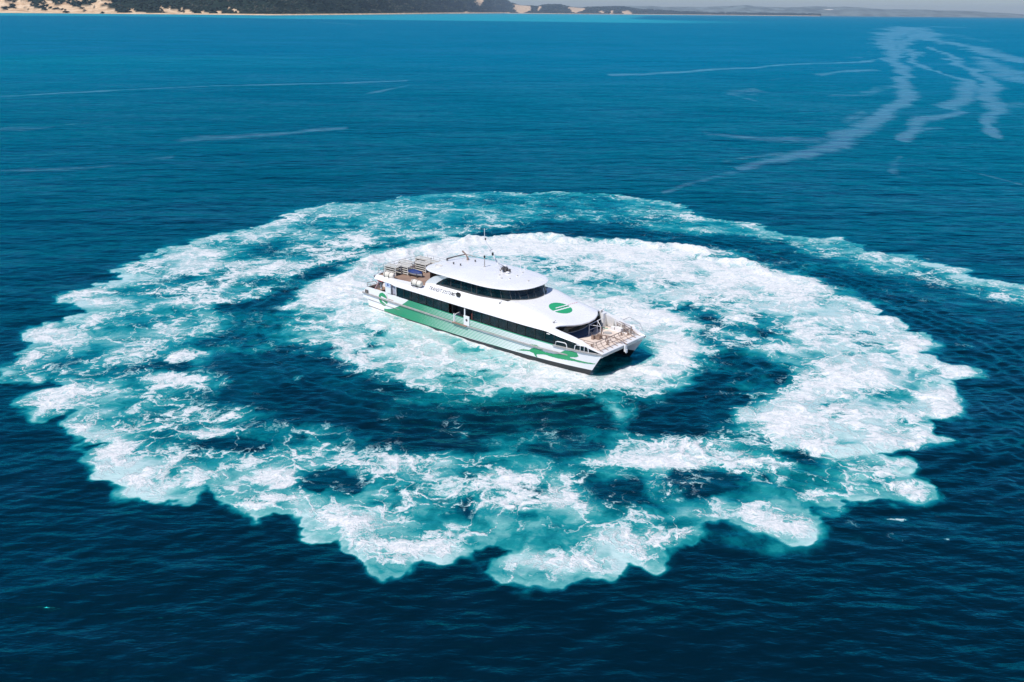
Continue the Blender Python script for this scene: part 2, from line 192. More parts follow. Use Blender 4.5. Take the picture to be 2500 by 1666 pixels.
BLOBS=[(-43.0, 113.2, 6.8, 3.3, 0.35, 0.5), (-40.2, 121.1, 4.4, 3.8, 0.3, 0.4), (-34.3, 133.4, 6.2, 4.0, 0.35, 0.45), (-23.4, 119.9, 2.8, 2.8, 0.5, 0.5), (-23.4, 111.5, 3.1, 2.2, 0.4, 0.45), (-30.9, 106.7, 3.9, 1.8, 0.35, 0.4), (-32.6, 99.1, 2.4, 4.6, 0.25, 0.4), (-44.7, 107.0, 5.4, 2.6, 0.3, 0.5), (-48.7, 94.3, 2.1, 2.1, 0.6, 0.6), (-45.5, 91.0, 1.7, 1.7, 0.3, 0.5), (-41.2, 84.9, 3.2, 2.0, 0.2, 0.5), (-46.5, 81.9, 1.5, 2.1, 0.6, 0.6), (-35.5, 82.7, 2.5, 5.3, 0.35, 0.4), (-35.8, 79.6, 3.7, 1.3, 0.4, 0.4), (-30.0, 76.0, 1.6, 1.4, 0.7, 0.7), (-31.6, 81.9, 1.1, 1.1, 0.4, 0.4), (-43.7, 72.9, 1.8, 2.5, 0.55, 0.6), (-40.7, 74.5, 2.4, 3.6, 0.15, 0.4), (-29.5, 69.7, 1.8, 1.7, 0.8, 0.8), (-27.0, 69.9, 1.6, 1.0, 0.55, 0.9), (-38.9, 66.2, 1.6, 2.1, 0.6, 0.6), (-24.0, 77.3, 1.6, 1.5, 0.4, 0.5), (-20.2, 76.2, 0.6, 0.7, 0.3, 0.3), (-25.3, 99.3, 1.3, 1.2, 0.1, 0.4), (-18.6, 70.6, 0.8, 0.8, 0.2, 0.3), (-36.9, 64.5, 1.9, 2.3, 0.65, 0.75), (-32.5, 61.1, 1.1, 2.3, 0.6, 0.7), (-28.9, 56.1, 1.1, 2.2, 0.65, 0.75), (-25.1, 52.6, 1.6, 1.8, 0.6, 0.75), (-21.3, 51.8, 0.7, 1.5, 0.5, 0.7), (-16.6, 49.7, 1.1, 1.2, 0.6, 0.7), (-15.0, 50.5, 1.2, 0.8, 0.5, 0.6), (-21.8, 60.3, 2.3, 0.9, 0.7, 0.8), (-26.1, 63.0, 3.1, 1.3, 0.35, 0.5), (-21.2, 63.3, 1.4, 1.2, 0.35, 0.6), (-16.2, 53.1, 1.0, 0.8, 0.7, 0.9), (-13.8, 57.3, 1.7, 1.3, 0.3, 0.7), (-11.6, 48.0, 1.5, 1.2, 0.6, 0.7), (-9.6, 46.3, 0.8, 1.4, 0.5, 0.7), (-11.2, 55.3, 1.5, 0.5, 0.6, 0.6), (-23.7, 59.4, 2.4, 0.6, 0.5, 0.7), (-5.7, 55.1, 3.8, 1.2, 0.35, 0.7), (-9.9, 47.5, 1.4, 0.8, 0.6, 0.7), (-6.7, 45.2, 1.7, 1.0, 0.6, 0.8), (-4.2, 45.5, 0.9, 0.8, 0.5, 0.6), (-0.2, 53.6, 1.2, 1.2, 0.9, 0.9), (-6.3, 51.4, 2.0, 0.6, 0.5, 0.5), (1.7, 43.7, 2.2, 0.8, 0.7, 0.9), (4.9, 43.7, 1.2, 1.0, 0.65, 0.7), (7.9, 45.2, 1.8, 1.1, 0.6, 0.7), (7.6, 56.1, 2.8, 0.9, 0.6, 0.8), (11.0, 55.9, 2.2, 1.1, 0.6, 0.9), (2.9, 50.8, 1.4, 0.9, 0.6, 0.6), (-0.2, 50.1, 1.3, 1.0, 0.6, 0.6), (-2.1, 46.8, 2.4, 0.3, 0.6, 0.5), (8.4, 65.1, 1.1, 3.5, 0.3, 0.8), (11.4, 66.8, 1.0, 1.1, 0.25, 0.4), (-12.2, 54.5, 2.2, 1.1, 0.45, 0.6), (10.3, 51.5, 1.0, 1.5, 0.5, 0.6), (-1.9, 56.6, 1.7, 0.7, 0.2, 0.6), (1.5, 55.7, 2.2, 1.0, 0.3, 0.7), (2.7, 60.7, 1.1, 1.4, 0.35, 0.15), (-3.9, 60.9, 2.4, 1.1, 0.35, 0.2), (-9.2, 61.9, 0.8, 3.5, 0.35, 0.2), (-3.6, 60.1, 0.5, 1.3, 0.3, 0.4), (29.2, 71.5, 3.1, 3.3, 0.7, 0.9), (25.4, 68.4, 1.6, 1.8, 0.7, 0.9), (40.4, 73.4, 1.5, 1.3, 0.75, 0.8), (36.2, 67.3, 1.2, 3.4, 0.55, 0.8), (29.8, 59.7, 1.8, 1.6, 0.7, 0.8), (26.8, 52.4, 1.8, 1.8, 0.65, 0.8), (21.4, 52.1, 1.2, 1.0, 0.6, 0.7), (17.4, 47.6, 2.0, 1.2, 0.6, 0.8), (9.9, 46.6, 1.7, 1.1, 0.6, 0.8), (13.3, 56.9, 2.8, 2.2, 0.5, 0.7), (18.1, 55.8, 2.3, 1.2, 0.55, 0.7), (22.9, 58.6, 1.2, 1.2, 0.6, 0.7), (21.8, 62.0, 2.5, 1.7, 0.5, 0.7), (28.0, 56.0, 0.9, 0.8, 0.6, 0.7), (21.0, 49.5, 1.0, 0.5, 0.55, 0.5), (24.9, 48.5, 0.4, 0.2, 0.8, 0.6), (31.1, 50.5, 0.5, 0.3, 0.5, 0.2), (23.9, 46.5, 0.6, 0.4, 0.5, 0.2), (26.6, 46.3, 0.2, 0.2, 0.6, 0.3), (26.9, 49.1, 1.2, 0.3, 0.4, 0.15), (33.0, 50.7, 0.8, 0.4, 0.4, 0.2), (22.1, 48.2, 0.5, 0.4, 0.5, 0.2), (18.7, 67.9, 2.4, 0.5, 0.5, 0.3), (14.1, 46.0, 1.9, 1.0, 0.0, 0.42), (16.3, 45.4, 1.9, 0.8, 0.0, 0.35), (20.9, 46.3, 1.1, 0.9, 0.0, 0.2), (23.0, 113.0, 7.3, 4.6, 0.5, 0.6), (29.8, 99.7, 7.5, 6.1, 0.4, 0.6), (33.7, 97.3, 3.7, 3.8, 0.3, 0.4), (32.4, 83.0, 3.5, 4.9, 0.45, 0.6), (38.8, 81.4, 2.2, 3.3, 0.5, 0.7), (15.7, 81.7, 2.4, 5.7, 0.6, 0.8), (15.4, 75.4, 1.7, 2.0, 0.5, 0.6), (28.5, 94.8, 5.3, 3.6, 0.2, 0.8), (15.1, 87.9, 3.3, 2.6, 0.5, 0.8), (25.8, 139.2, 6.3, 4.9, 0.25, 0.4), (36.7, 130.8, 1.4, 1.6, 0.6, 0.4), (41.4, 122.2, 6.7, 2.4, 0.1, 0.4), (49.1, 108.5, 7.1, 3.1, 0.0, 0.55), (50.9, 115.6, 1.3, 0.8, 0.6, 0.3), (45.9, 122.4, 2.7, 1.9, 0.4, 0.3), (47.7, 118.9, 0.5, 1.8, 0.6, 0.3), (57.7, 101.9, 1.9, 1.3, 0.6, 0.2), (44.3, 80.7, 1.0, 0.6, 0.5, 0.2), (60.2, 101.3, 1.6, 1.0, 0.5, 0.2), (53.5, 111.7, 2.1, 0.8, 0.6, 0.2), (9.7, 92.6, 5.2, 4.1, 0.6, 0.9), (-8.8, 141.4, 8.9, 6.3, 0.1, 0.45), (-12.7, 142.4, 2.1, 2.3, 0.3, 0.4), (-3.3, 128.3, 11.6, 2.2, 0.12, 0.35), (-22.2, 119.0, 2.8, 2.7, 0.35, 0.5), (-25.1, 112.2, 3.6, 2.0, 0.35, 0.5), (-13.4, 120.2, 1.1, 1.3, 0.3, 0.3), (17.9, 153.0, 3.6, 1.7, 0.6, 0.3), (7.9, 143.3, 12.9, 9.3, 0.06, 0.42), (-30.0, 139.3, 6.3, 6.1, 0.12, 0.4), (-25.0, 100.0, 0.9, 0.9, 0.05, 0.4), (-20.3, 76.2, 0.7, 1.0, 0.3, 0.3), (-4.6, 71.6, 6.9, 3.0, 0.3, 0.5), (4.3, 70.8, 4.1, 2.1, 0.7, 0.9), (10.8, 73.5, 2.1, 1.5, 0.6, 0.8), (-17.4, 84.6, 4.0, 5.5, 0.35, 0.6), (-20.4, 96.3, 3.5, 3.8, 0.5, 0.7), (-7.9, 76.9, 4.4, 3.3, 0.25, 0.8), (-39.3, 87.5, 2.1, 1.9, 0, -0.6), (-37.9, 84.0, 1.2, 1.1, 0, -0.6), (-37.8, 77.2, 1.6, 1.4, -0.2, -0.25), (-45.6, 111.9, 1.4, 1.8, -0.4, -0.8), (-39.4, 100.2, 2.8, 1.8, -0.2, -0.3), (-33.7, 113.5, 3.3, 2.4, -0.2, -0.35), (-31.0, 73.0, 2.4, 1.5, -0.1, -0.8), (-32.9, 69.6, 1.6, 1.7, -0.3, -0.35), (-27.8, 110.6, 2.4, 1.7, -0.3, -0.3), (-35.4, 108.8, 2.9, 1.5, -0.3, -0.3), (-39.2, 69.3, 0.8, 0.7, -0.5, -1.2), (-37.3, 72.7, 2.0, 1.1, -0.2, 0), (-21.3, 57.4, 1.7, 0.7, 0, -1.3), (-18.7, 58.0, 1.3, 1.1, 0, -1.2), (-15.8, 58.6, 0.9, 1.0, 0, -0.7), (-12.6, 53.0, 1.9, 1.1, -0.2, -1.4), (-10.4, 51.8, 0.5, 1.0, -0.2, -1.0), (-32.7, 68.4, 1.8, 1.7, -0.2, -0.3), (-31.4, 73.2, 2.5, 1.1, 0, -1.0), (-26.6, 59.4, 1.4, 0.6, -0.1, -0.4), (-16.3, 51.7, 3.1, 0.5, -0.3, 0), (1.2, 51.5, 1.3, 1.2, 0.0, -1.4), (-3.3, 49.9, 0.6, 1.0, 0, -0.9), (-2.9, 48.7, 0.8, 0.7, -0.1, -0.6), (-7.8, 51.6, 0.7, 0.5, 0, -0.8), (-11.9, 53.2, 1.4, 1.1, 0, -1.0), (-10.6, 51.3, 0.7, 0.9, 0, -0.8), (-7.6, 49.6, 0.7, 0.7, 0, -0.6), (-8.7, 50.0, 0.5, 0.7, 0, -0.7), (5.2, 53.5, 0.8, 1.1, 0, -0.8), (6.6, 51.4, 1.9, 1.2, 0.0, -1.3), (1.1, 48.8, 0.9, 0.5, -0.1, -0.6), (3.3, 48.3, 1.7, 0.8, -0.2, -0.5), (7.8, 52.8, 1.5, 0.8, 0, -0.9), (12.2, 53.9, 1.1, 0.9, 0, -1.0), (10.1, 50.1, 1.2, 0.9, -0.3, -0.3), (-4.6, 48.2, 1.5, 0.8, -0.4, -0.2), (2.2, 46.1, 1.6, 1.1, -0.3, -0.1), (9.7, 47.7, 2.4, 0.9, -0.3, -0.3), (26.2, 64.6, 1.2, 1.4, 0.1, -1.6), (21.3, 57.0, 1.4, 1.1, 0.0, -1.5), (31.3, 68.3, 2.0, 1.2, 0, -0.8), (32.0, 62.7, 1.2, 0.8, 0, -0.9), (24.6, 62.3, 1.0, 0.5, 0, -0.8), (25.6, 59.6, 1.1, 1.6, -0.3, -0.5), (12.8, 51.6, 1.6, 1.0, -0.2, -1.0), (12.2, 53.7, 1.4, 0.9, 0.0, -1.3), (14.6, 53.5, 0.9, 0.9, 0.0, -1.3), (17.6, 53.8, 0.7, 0.8, 0, -0.8), (15.6, 52.2, 0.8, 1.3, -0.4, -0.3), (21.9, 55.4, 2.2, 1.2, -0.3, -0.3), (18.6, 101.3, 2.4, 1.9, 0, -1.4), (23.5, 94.7, 2.5, 2.0, 0, -1.2), (25.4, 88.2, 1.3, 1.5, 0, -1.1), (20.5, 86.0, 1.6, 2.1, 0, -0.9), (25.8, 83.3, 2.0, 1.7, 0, -1.1), (21.7, 79.7, 1.7, 1.5, 0, -0.9), (35.5, 83.6, 1.3, 0.8, 0, -1.0), (34.8, 80.9, 1.1, 0.7, 0, -1.0), (32.1, 77.8, 1.1, 1.0, 0, -0.8), (18.3, 92.2, 4.4, 1.7, -0.1, -0.8), (19.5, 81.4, 1.3, 2.7, 0, -0.6), (-13.4, 82.8, 0.8, 0.8, 0, -1.1), (-13.1, 78.6, 0.9, 1.1, 0, -1.3), (-14.7, 76.5, 0.9, 0.7, 0, -1.2), (-10.3, 78.5, 0.8, 0.5, 0, -1.0), (-16.9, 77.9, 0.9, 1.2, 0, -0.9), (-17.6, 88.6, 1.0, 0.7, 0, -0.9), (-8.7, 74.9, 0.4, 0.4, 0, -1.2), (-5.6, 71.6, 0.8, 0.7, 0, -1.2), (-2.6, 72.6, 0.4, 0.3, 0, -1.0), (-5.2, 69.9, 0.8, 0.4, 0, -1.0), (5.0, 105.0, 6.4, 3.6, -0.15, -0.9), (8.3, 104.4, 1.1, 1.5, 0, -0.8), (12.9, 101.2, 3.4, 2.0, -0.1, -0.9), (2.2, 110.8, 5.1, 2.3, -0.1, -0.6), (6.6, 143.3, 2.0, 3.1, 0, -0.4), (-13.3, 113.4, 0.2, 0.8, 0, 0), (-0.5, 69.0, 0.2, 0.3, 0, 0), (-13.2, 111.8, 7.2, 4.9, 0.6, 1.0), (-3.1, 117.1, 10.8, 4.0, 0.6, 1.0), (-19.6, 96.4, 3.6, 5.0, 0.4, 1.0), (11.8, 115.9, 8.5, 3.5, 0.6, 1.0), (28.8, 102.9, 5.7, 3.5, 0.5, 1.0)]
SLICKS=[([(1165.0, 2769.0, 244.8, 8.2), (809.0, 1961.0, 146.0, 6.3), (609.0, 1516.0, 100.9, 5.3), (412.0, 1017.0, 57.7, 4.3), (321.0, 782.0, 41.4, 3.8), (246.0, 590.0, 22.1, 2.6), (210.0, 501.0, 17.6, 2.4), (189.0, 435.0, 18.8, 3.0), (161.0, 375.0, 12.5, 2.2), (123.0, 298.0, 13.3, 3.0), (104.0, 268.0, 12.9, 3.2), (91.0, 246.0, 16.2, 4.4), (80.0, 222.0, 11.9, 3.5), (67.0, 204.0, 7.8, 2.4)], 1.0), ([(72.0, 210.0, 7.5, 2.3), (62.0, 200.0, 6.3, 2.0), (56.0, 195.0, 6.0, 1.9), (46.0, 184.0, 4.8, 1.6)], 0.85), ([(49.0, 187.0, 5.0, 1.7), (39.0, 175.0, 3.5, 1.2), (32.0, 165.0, 2.7, 1.0), (27.0, 157.0, 2.4, 0.9)], 0.55), ([(64.0, 207.0, 4.0, 1.2), (54.0, 201.0, 3.8, 1.2), (45.0, 193.0, 2.4, 0.8)], 0.45), ([(292.0, 715.0, 12.0, 1.2), (243.0, 642.0, 10.9, 1.2), (208.0, 620.0, 9.1, 1.0), (169.0, 587.0, 10.2, 1.2), (150.0, 556.0, 10.9, 1.3), (119.0, 534.0, 10.1, 1.3), (89.0, 506.0, 15.0, 2.0), (52.0, 479.0, 16.1, 2.2)], 0.9), ([(-48.0, 423.0, 8.6, 1.3), (-74.0, 406.0, 6.9, 1.1), (-108.0, 390.0, 5.5, 0.9), (-129.0, 386.0, 6.3, 1.0), (-144.0, 368.0, 5.7, 0.9), (-164.0, 349.0, 6.6, 1.1), (-187.0, 330.0, 4.7, 0.8)], 0.9), ([(1242.0, 2814.0, 290.2, 9.9), (1321.0, 2760.0, 167.1, 5.6)], 0.9), ([(882.0, 1994.0, 89.0, 3.7), (552.0, 1256.0, 110.3, 7.1), (545.0, 1178.0, 76.6, 5.1), (467.0, 931.0, 57.8, 4.7), (359.0, 650.0, 47.0, 5.4)], 1.0), ([(437.0, 971.0, 21.8, 1.6), (368.0, 791.0, 21.8, 2.0), (278.0, 557.0, 16.4, 2.0), (227.0, 440.0, 17.0, 2.7), (188.0, 362.0, 17.7, 3.4), (163.0, 307.0, 12.4, 2.7), (144.0, 275.0, 7.9, 1.9), (127.0, 238.0, 4.6, 1.2)], 1.0), ([(367.0, 729.0, 30.4, 3.0), (299.0, 561.0, 51.7, 6.9), (246.0, 442.0, 52.6, 9.0)], 0.8), ([(987.0, 2252.0, 85.6, 3.2), (687.0, 1605.0, 58.3, 2.9), (456.0, 1087.0, 40.3, 2.8), (324.0, 750.0, 16.4, 1.5), (248.0, 553.0, 14.4, 1.8), (234.0, 490.0, 16.9, 2.4), (212.0, 427.0, 19.2, 3.1), (184.0, 369.0, 17.6, 3.3), (151.0, 318.0, 10.9, 2.3), (152.0, 306.0, 9.6, 2.1), (127.0, 279.0, 10.3, 2.4), (113.0, 256.0, 9.9, 2.6), (100.0, 233.0, 5.1, 1.4)], 0.95), ([(112.0, 256.0, 7.2, 1.8), (123.0, 257.0, 5.3, 1.3)], 0.7), ([(88.0, 203.0, 6.4, 2.0), (78.0, 181.0, 3.8, 1.3)], 0.5), ([(215.0, 548.0, 12.4, 1.5), (189.0, 520.0, 18.9, 2.5), (164.0, 487.0, 5.7, 0.8)], 0.7), ([(137.0, 458.0, 6.3, 0.9), (114.0, 449.0, 4.8, 0.7)], 0.5), ([(183.0, 424.0, 10.7, 1.7), (141.0, 373.0, 12.4, 2.2), (122.0, 359.0, 4.7, 0.9)], 0.5), ([(148.0, 420.0, 8.4, 1.3), (129.0, 418.0, 8.3, 1.3)], 0.3), ([(103.0, 386.0, 25.6, 4.6), (88.0, 367.0, 19.7, 3.6), (89.0, 338.0, 10.3, 2.0)], 0.5), ([(78.0, 294.0, 7.9, 1.7), (65.0, 288.0, 7.6, 1.7)], 0.25), ([(53.0, 240.0, 4.3, 1.1), (66.0, 231.0, 9.7, 2.7), (84.0, 232.0, 9.8, 2.8)], 0.65), ([(115.0, 303.0, 11.0, 2.4), (98.0, 272.0, 9.0, 2.2)], 0.35), ([(269.0, 710.0, 11.9, 1.2), (249.0, 707.0, 7.4, 0.7)], 0.6), ([(348.0, 861.0, 25.6, 2.1), (367.0, 954.0, 21.1, 1.6)], 0.6), ([(316.0, 781.0, 17.7, 1.6), (308.0, 814.0, 11.7, 1.0)], 0.6), ([(96.0, 189.0, 1.8, 0.6), (98.0, 178.0, 2.3, 0.8), (99.0, 170.0, 1.7, 0.6)], 0.7), ([(191.0, 341.0, 13.8, 2.7), (170.0, 319.0, 15.1, 3.2)], 0.5), ([(-136.0, 238.0, 8.7, 2.2), (-124.0, 240.0, 6.1, 1.5), (-119.0, 251.0, 3.1, 0.8)], 0.6), ([(-82.0, 221.0, 9.0, 2.5), (-64.0, 229.0, 9.6, 2.6), (-46.0, 248.0, 5.7, 1.4)], 0.6), ([(-57.0, 352.0, 5.3, 0.9), (-45.0, 397.0, 15.8, 2.5)], 0.55), ([(-101.0, 174.0, 5.8, 2.0), (-83.0, 179.0, 7.1, 2.4), (-74.0, 193.0, 3.6, 1.1)], 0.35), ([(-588.0, 2736.0, 164.3, 3.4), (-329.0, 2066.0, 60.6, 1.7)], 0.4), ([(146.0, 1251.0, 44.5, 2.4), (170.0, 1259.0, 27.4, 1.5)], 0.5), ([(236.0, 1038.0, 24.9, 1.7), (250.0, 1002.0, 14.6, 1.0)], 0.5), ([(354.0, 1090.0, 34.0, 2.2), (360.0, 1031.0, 21.6, 1.5), (368.0, 995.0, 11.6, 0.8)], 0.5), ([(619.0, 1131.0, 18.6, 1.2), (597.0, 1193.0, 20.6, 1.3), (831.0, 1803.0, 73.1, 3.3)], 0.4)]
# ================================================================== SEA
def poly_sd(px, py, poly):
    """signed distance (negative inside) from points to polygon"""
    P = np.array(poly, dtype=np.float32); n = len(P)
    d = np.full(px.shape, 1e18, np.float32); inside = np.zeros(px.shape, bool)
    for i in range(n):
        ax, ay = P[i]; bx, by = P[(i+1) % n]; ex, ey = bx-ax, by-ay
        L = ex*ex+ey*ey
        if L < 1e-9: continue
        t = np.clip(((px-ax)*ex+(py-ay)*ey)/L, 0, 1)
        d = np.minimum(d, (px-ax-t*ex)**2+(py-ay-t*ey)**2)
        if ey != 0:
            c = ((ay > py) != (by > py)) & (px < ex*(py-ay)/ey+ax)
            inside ^= c
    d = np.sqrt(d); return np.where(inside, -d, d)
_rs = np.random.RandomState(11); _tab = _rs.rand(256, 256).astype(np.float32)
def vnoise(x, y):
    xi = np.floor(x).astype(np.int64); yi = np.floor(y).astype(np.int64); fx = x-xi; fy = y-yi
    fx = fx*fx*fx*(fx*(fx*6-15)+10); fy = fy*fy*fy*(fy*(fy*6-15)+10)
    a = _tab[xi & 255, yi & 255]; b = _tab[(xi+1) & 255, yi & 255]; c = _tab[xi & 255, (yi+1) & 255]; d = _tab[(xi+1) & 255, (yi+1) & 255]
    return (a*(1-fx)+b*fx)*(1-fy)+(c*(1-fx)+d*fx)*fy
def fbm(x, y, oct=4, g=0.5):
    s = 0; a = 1; t = 0
    for i in range(oct):
        s = s+a*vnoise(x+17.3*i, y-9.1*i); t += a; a *= g; x = x*2.03+y*0.11; y = y*2.03-x*0.05
    return s/t
def sst(x, a, b):
    t = np.clip((x-a)/(b-a), 0, 1); return t*t*(3-2*t)
# rows at about one line per image line, so detail thins with distance
SEA_END = 42000.0
dep = np.concatenate([np.linspace(R(66), R(43), 30, endpoint=False), np.linspace(R(43), R(2.2), 900, endpoint=False)])
ys = CAM_H/np.tan(dep)
far = [ys[-1]]
while far[-1] < SEA_END: far.append(far[-1]*1.035)
far[-1] = SEA_END
ys = np.concatenate([[-3000, -800, -250, -80, -30, -10, 0, 6], ys, far[1:]])
sc = np.concatenate([[-9, -6, -4, -2.5, -1.7, -1.3, -1.0, -0.85], np.linspace(-0.74, 0.74, 760), [0.85, 1.0, 1.3, 1.7, 2.5, 4, 6, 9]])
wscale = np.where(ys > 0, ys+8.0, 30+np.abs(ys)*0.6)
X = (sc[None, :]*wscale[:, None]).astype(np.float32); Y = np.repeat(ys[:, None], len(sc), 1).astype(np.float32)
NR, NC = X.shape
x = X.ravel(); y = Y.ravel()
foam = np.zeros(x.shape, np.float32); aer = np.zeros(x.shape, np.float32); slick = np.zeros(x.shape, np.float32); core = np.zeros(x.shape, np.float32); clear = np.zeros(x.shape, np.float32)
near = (y > 25) & (y < 230) & (np.abs(x) < 130)
nx, ny = x[near], y[near]
wa = np.clip(ny/95, 0.45, 1.6)
wx = nx+((fbm(nx/3.5, ny/3.5, 3)-.5)*1.3+(fbm(nx/0.9+40, ny/0.9, 3)-.5)*0.6)*wa
wy = ny+((fbm(nx/3.5+90, ny/3.5+31, 3)-.5)*1.3+(fbm(nx/0.9, ny/0.9+70, 3)-.5)*0.6)*wa
side = sst(np.abs(nx), 12, 34)      # on the flanks of the ring the foam is drawn out into fingers
wx = wx+(fbm(nx/11+3, ny/2.3+8, 3)-.5)*3.5*side*wa
dO = poly_sd(wx, wy, OUTER); dF = poly_sd(wx, wy, FRESH)
big = fbm(nx/14+5, ny/14+5, 3); med = fbm(nx/4+15, ny/4+5, 4); fine = fbm(nx/1.3+5, ny/1.3+5, 4)
puff = np.abs(fbm(nx/1.9+3, ny/1.9+9, 3)-.5)*2
puf2 = np.abs(fbm(nx/0.8+3, ny/0.8+9, 2)-.5)*2
dO = dO-(0.9*puff-.25+0.35*puf2); dF = dF-(0.8*puff-.2+0.3*puf2)*wa
def worley(px_, py_, cs):
    gx, gy = np.floor(px_/cs).astype(int), np.floor(py_/cs).astype(int); best = np.full(px_.shape, 9.0, np.float32)
    for i in (-1, 0, 1):
        for j in (-1, 0, 1):
            a_, b_ = gx+i, gy+j; qx_ = (a_+0.15+0.7*_tab[a_ & 255, b_ & 255])*cs; qy_ = (b_+0.15+0.7*_tab[b_ & 255, (a_+77) & 255])*cs
            best = np.minimum(best, np.hypot(px_-qx_, py_-qy_)/cs)
    return best
ns_ = np.abs(dO) < 6
lob = np.zeros(nx.shape, np.float32); lob[ns_] = 0.62-worley(wx[ns_], wy[ns_], 3.4)
dO = dO+0.35-1.8*np.clip(lob, -0.35, 0.5)*(1-sst(ny+0.12*nx, 112, 140)*0.6)
inO = 1-sst(dO, -0.25, 0.15)
# age of the foam grows round the spiral: oldest in the band beyond the ferry
old = sst(ny+0.12*nx, 112, 150)
din = np.maximum(-dO, 0)
T = inO*(0.60+0.50*(big-.5)*2*0.8+0.34*(med-.5)*2*0.8)*(1-0.26*old)
Fm = inO*(0.42+0.42*(med-.5)*2-0.16*np.exp(-(din/2.6)**2))*(1-0.55*old)
rim = np.exp(-(din/3.0)**2)*inO*(0.55+0.9*sst(fbm(nx/5+31, ny/5+12, 3), .35, .6))
T += rim*np.maximum(0.84-T, 0)*(0.9*(1-old)+0.4*old)
Fm += np.exp(-((din-1.5)/1.6)**2)*inO*(0.12*(1-old)+0.12*old)+np.exp(-(din/0.6)**2)*inO*old*0.42*sst(med, .42, .6)-np.exp(-(din/0.6)**2)*inO*(1-old)*0.22
sk = np.exp(-np.maximum(dO, 0)/0.38)*(1-inO)*0.55*(1-old)
T += sk
# fresh wake
inF = (1-sst(dF, -0.3, 0.25)); softF = 1-sst(dF+1.6*(fbm(nx/3+66, ny/2+5, 4)-.5)*4, -3.2, 2.0)
inner_ = sst(-dO, 3.0, 7.0)*sst(np.hypot(nx-2, (ny-88)*1.0), 17, 22); inF = inF*(1-inner_)+softF*inner_
arm = inF
T = T*(1-arm)+arm*(0.94+0.40*(med-.5)*2)
Fm = Fm*(1-arm)+arm*(0.50+0.40*(med-.5)*2+0.22*sst(ny, 96, 110))
rimF = np.exp(-np.abs(np.minimum(dF, 0)+1.0)/1.6)*inF
Fm += rimF*0.16
for poly, st, fe in DARK:
    d = poly_sd(wx, wy, poly); k = (1-sst(d, -fe*0.55, fe*0.55))*st*(1-arm)
    var = sst(fbm(nx/7+3, ny/3.5+8, 4), .42, .80)*0.55
    T = T*(1-k)+k*(var*0.62); Fm = Fm*(1-k)+k*(0.06+var*0.22)
wx2 = nx+(fbm(nx/2.6+7, ny/2.6+7, 5, .6)-.5)*5.0*wa; wy2 = ny+(fbm(nx/2.6+57, ny/2.6+17, 5, .6)-.5)*4.0*wa
for (cx, cy, rx, ry, f, t) in BLOBS:
    m = (np.abs(nx-cx) < rx*2.2+2) & (np.abs(ny-cy) < ry*2.2+2)
    q = ((wx2[m]-cx)/rx)**2+((wy2[m]-cy)/ry)**2
    g = np.exp(-q*q*0.55 if t >= 0 and f >= .5 else -q*0.8)
    if t >= 0:
        Fm[m] += g*f*0.46; T[m] += g*np.maximum(t-T[m], 0)*0.9
    else:
        g = np.exp(-q*1.1); T[m] += g*t*0.46; Fm[m] += g*f-g*0.06
T = np.maximum(T, 0.17*inO*(1-0.6*sst(fbm(nx/6, ny/6+3, 3), .4, .7)))
hx_ = nx-(-2.28664); hy_ = ny-84.25029; ca_, sa_ = math.cos(R(-41.4)), math.sin(R(-41.4))
bx_ = hx_*ca_+hy_*sa_; by_ = -hx_*sa_+hy_*ca_
hug = np.exp(-np.maximum(np.abs(by_)-4.1, 0)/0.7)*(np.abs(by_) > 3.6)*sst(bx_, -16, -13)*(1-sst(bx_, 13.5, 15.5))
wash = np.exp(-(by_/4.2)**4)*sst(-bx_, 14.0, 15.0)*(1-sst(-bx_, 18, 27))
T = np.maximum(T, np.maximum(hug, wash)*1.0); Fm = np.maximum(Fm, np.maximum(hug*0.95, wash*(0.75+0.5*(med-.5))))
dB = poly_sd(nx, ny, BOWP); kb = 1-sst(dB, -0.8, 0.5)
T = T*(1-kb)+kb*0.34; Fm = Fm*(1-kb)
# curling breaking crest along the outer side of the young wake on the far side
foam[near] = np.clip(Fm, 0, 1.15); aer[near] = np.clip(T, 0, 1.1); core[near] = inF
clear[near] = kb
# slicks: streaks of smooth water, mask for their painted sky reflection
wxs = x+(fbm(x/60, y/160, 3)-.5)*y*0.02+(fbm(x/14, y/30, 4)-.5)*y*0.020; wys = y+(fbm(x/45+9, y/90+4, 4)-.5)*y*0.035
selm = y > 120
sx_, sy_ = wxs[selm], wys[selm]; sl = np.zeros(sx_.shape, np.float32)
for pts, st in SLICKS:
    for (x0, y0, wy0, wx0), (x1, y1, wy1, wx1) in zip(pts[:-1], pts[1:]):
        ry_ = max(wy0, wy1); rx_ = max(wx0, wx1)
        lo, hi = min(y0, y1)-3*ry_, max(y0, y1)+3*ry_; lx, hx = min(x0, x1)-3*rx_, max(x0, x1)+3*rx_
        m = (sy_ > lo) & (sy_ < hi) & (sx_ > lx) & (sx_ < hx)
        if not m.any(): continue
        # distance in a frame scaled so the streak is round
        ym = (y0+y1)/2; ky = ((wy0+wy1)/2+1e-3)*0.95; kx = ((wx0+wx1)/2+1e-3)*0.72
        ax, ay = x0/kx, y0/ky; ex, ey = (x1-x0)/kx, (y1-y0)/ky; L = ex*ex+ey*ey+1e-9
        ux, uy = sx_[m]/kx, sy_[m]/ky
        t = np.clip(((ux-ax)*ex+(uy-ay)*ey)/L, 0, 1)
        d = np.sqrt((ux-ax-t*ex)**2+(uy-ay-t*ey)**2)
        sl[m] = np.maximum(sl[m], st*(1-sst(d, 0.0, 1.15)))
slick[selm] = sl
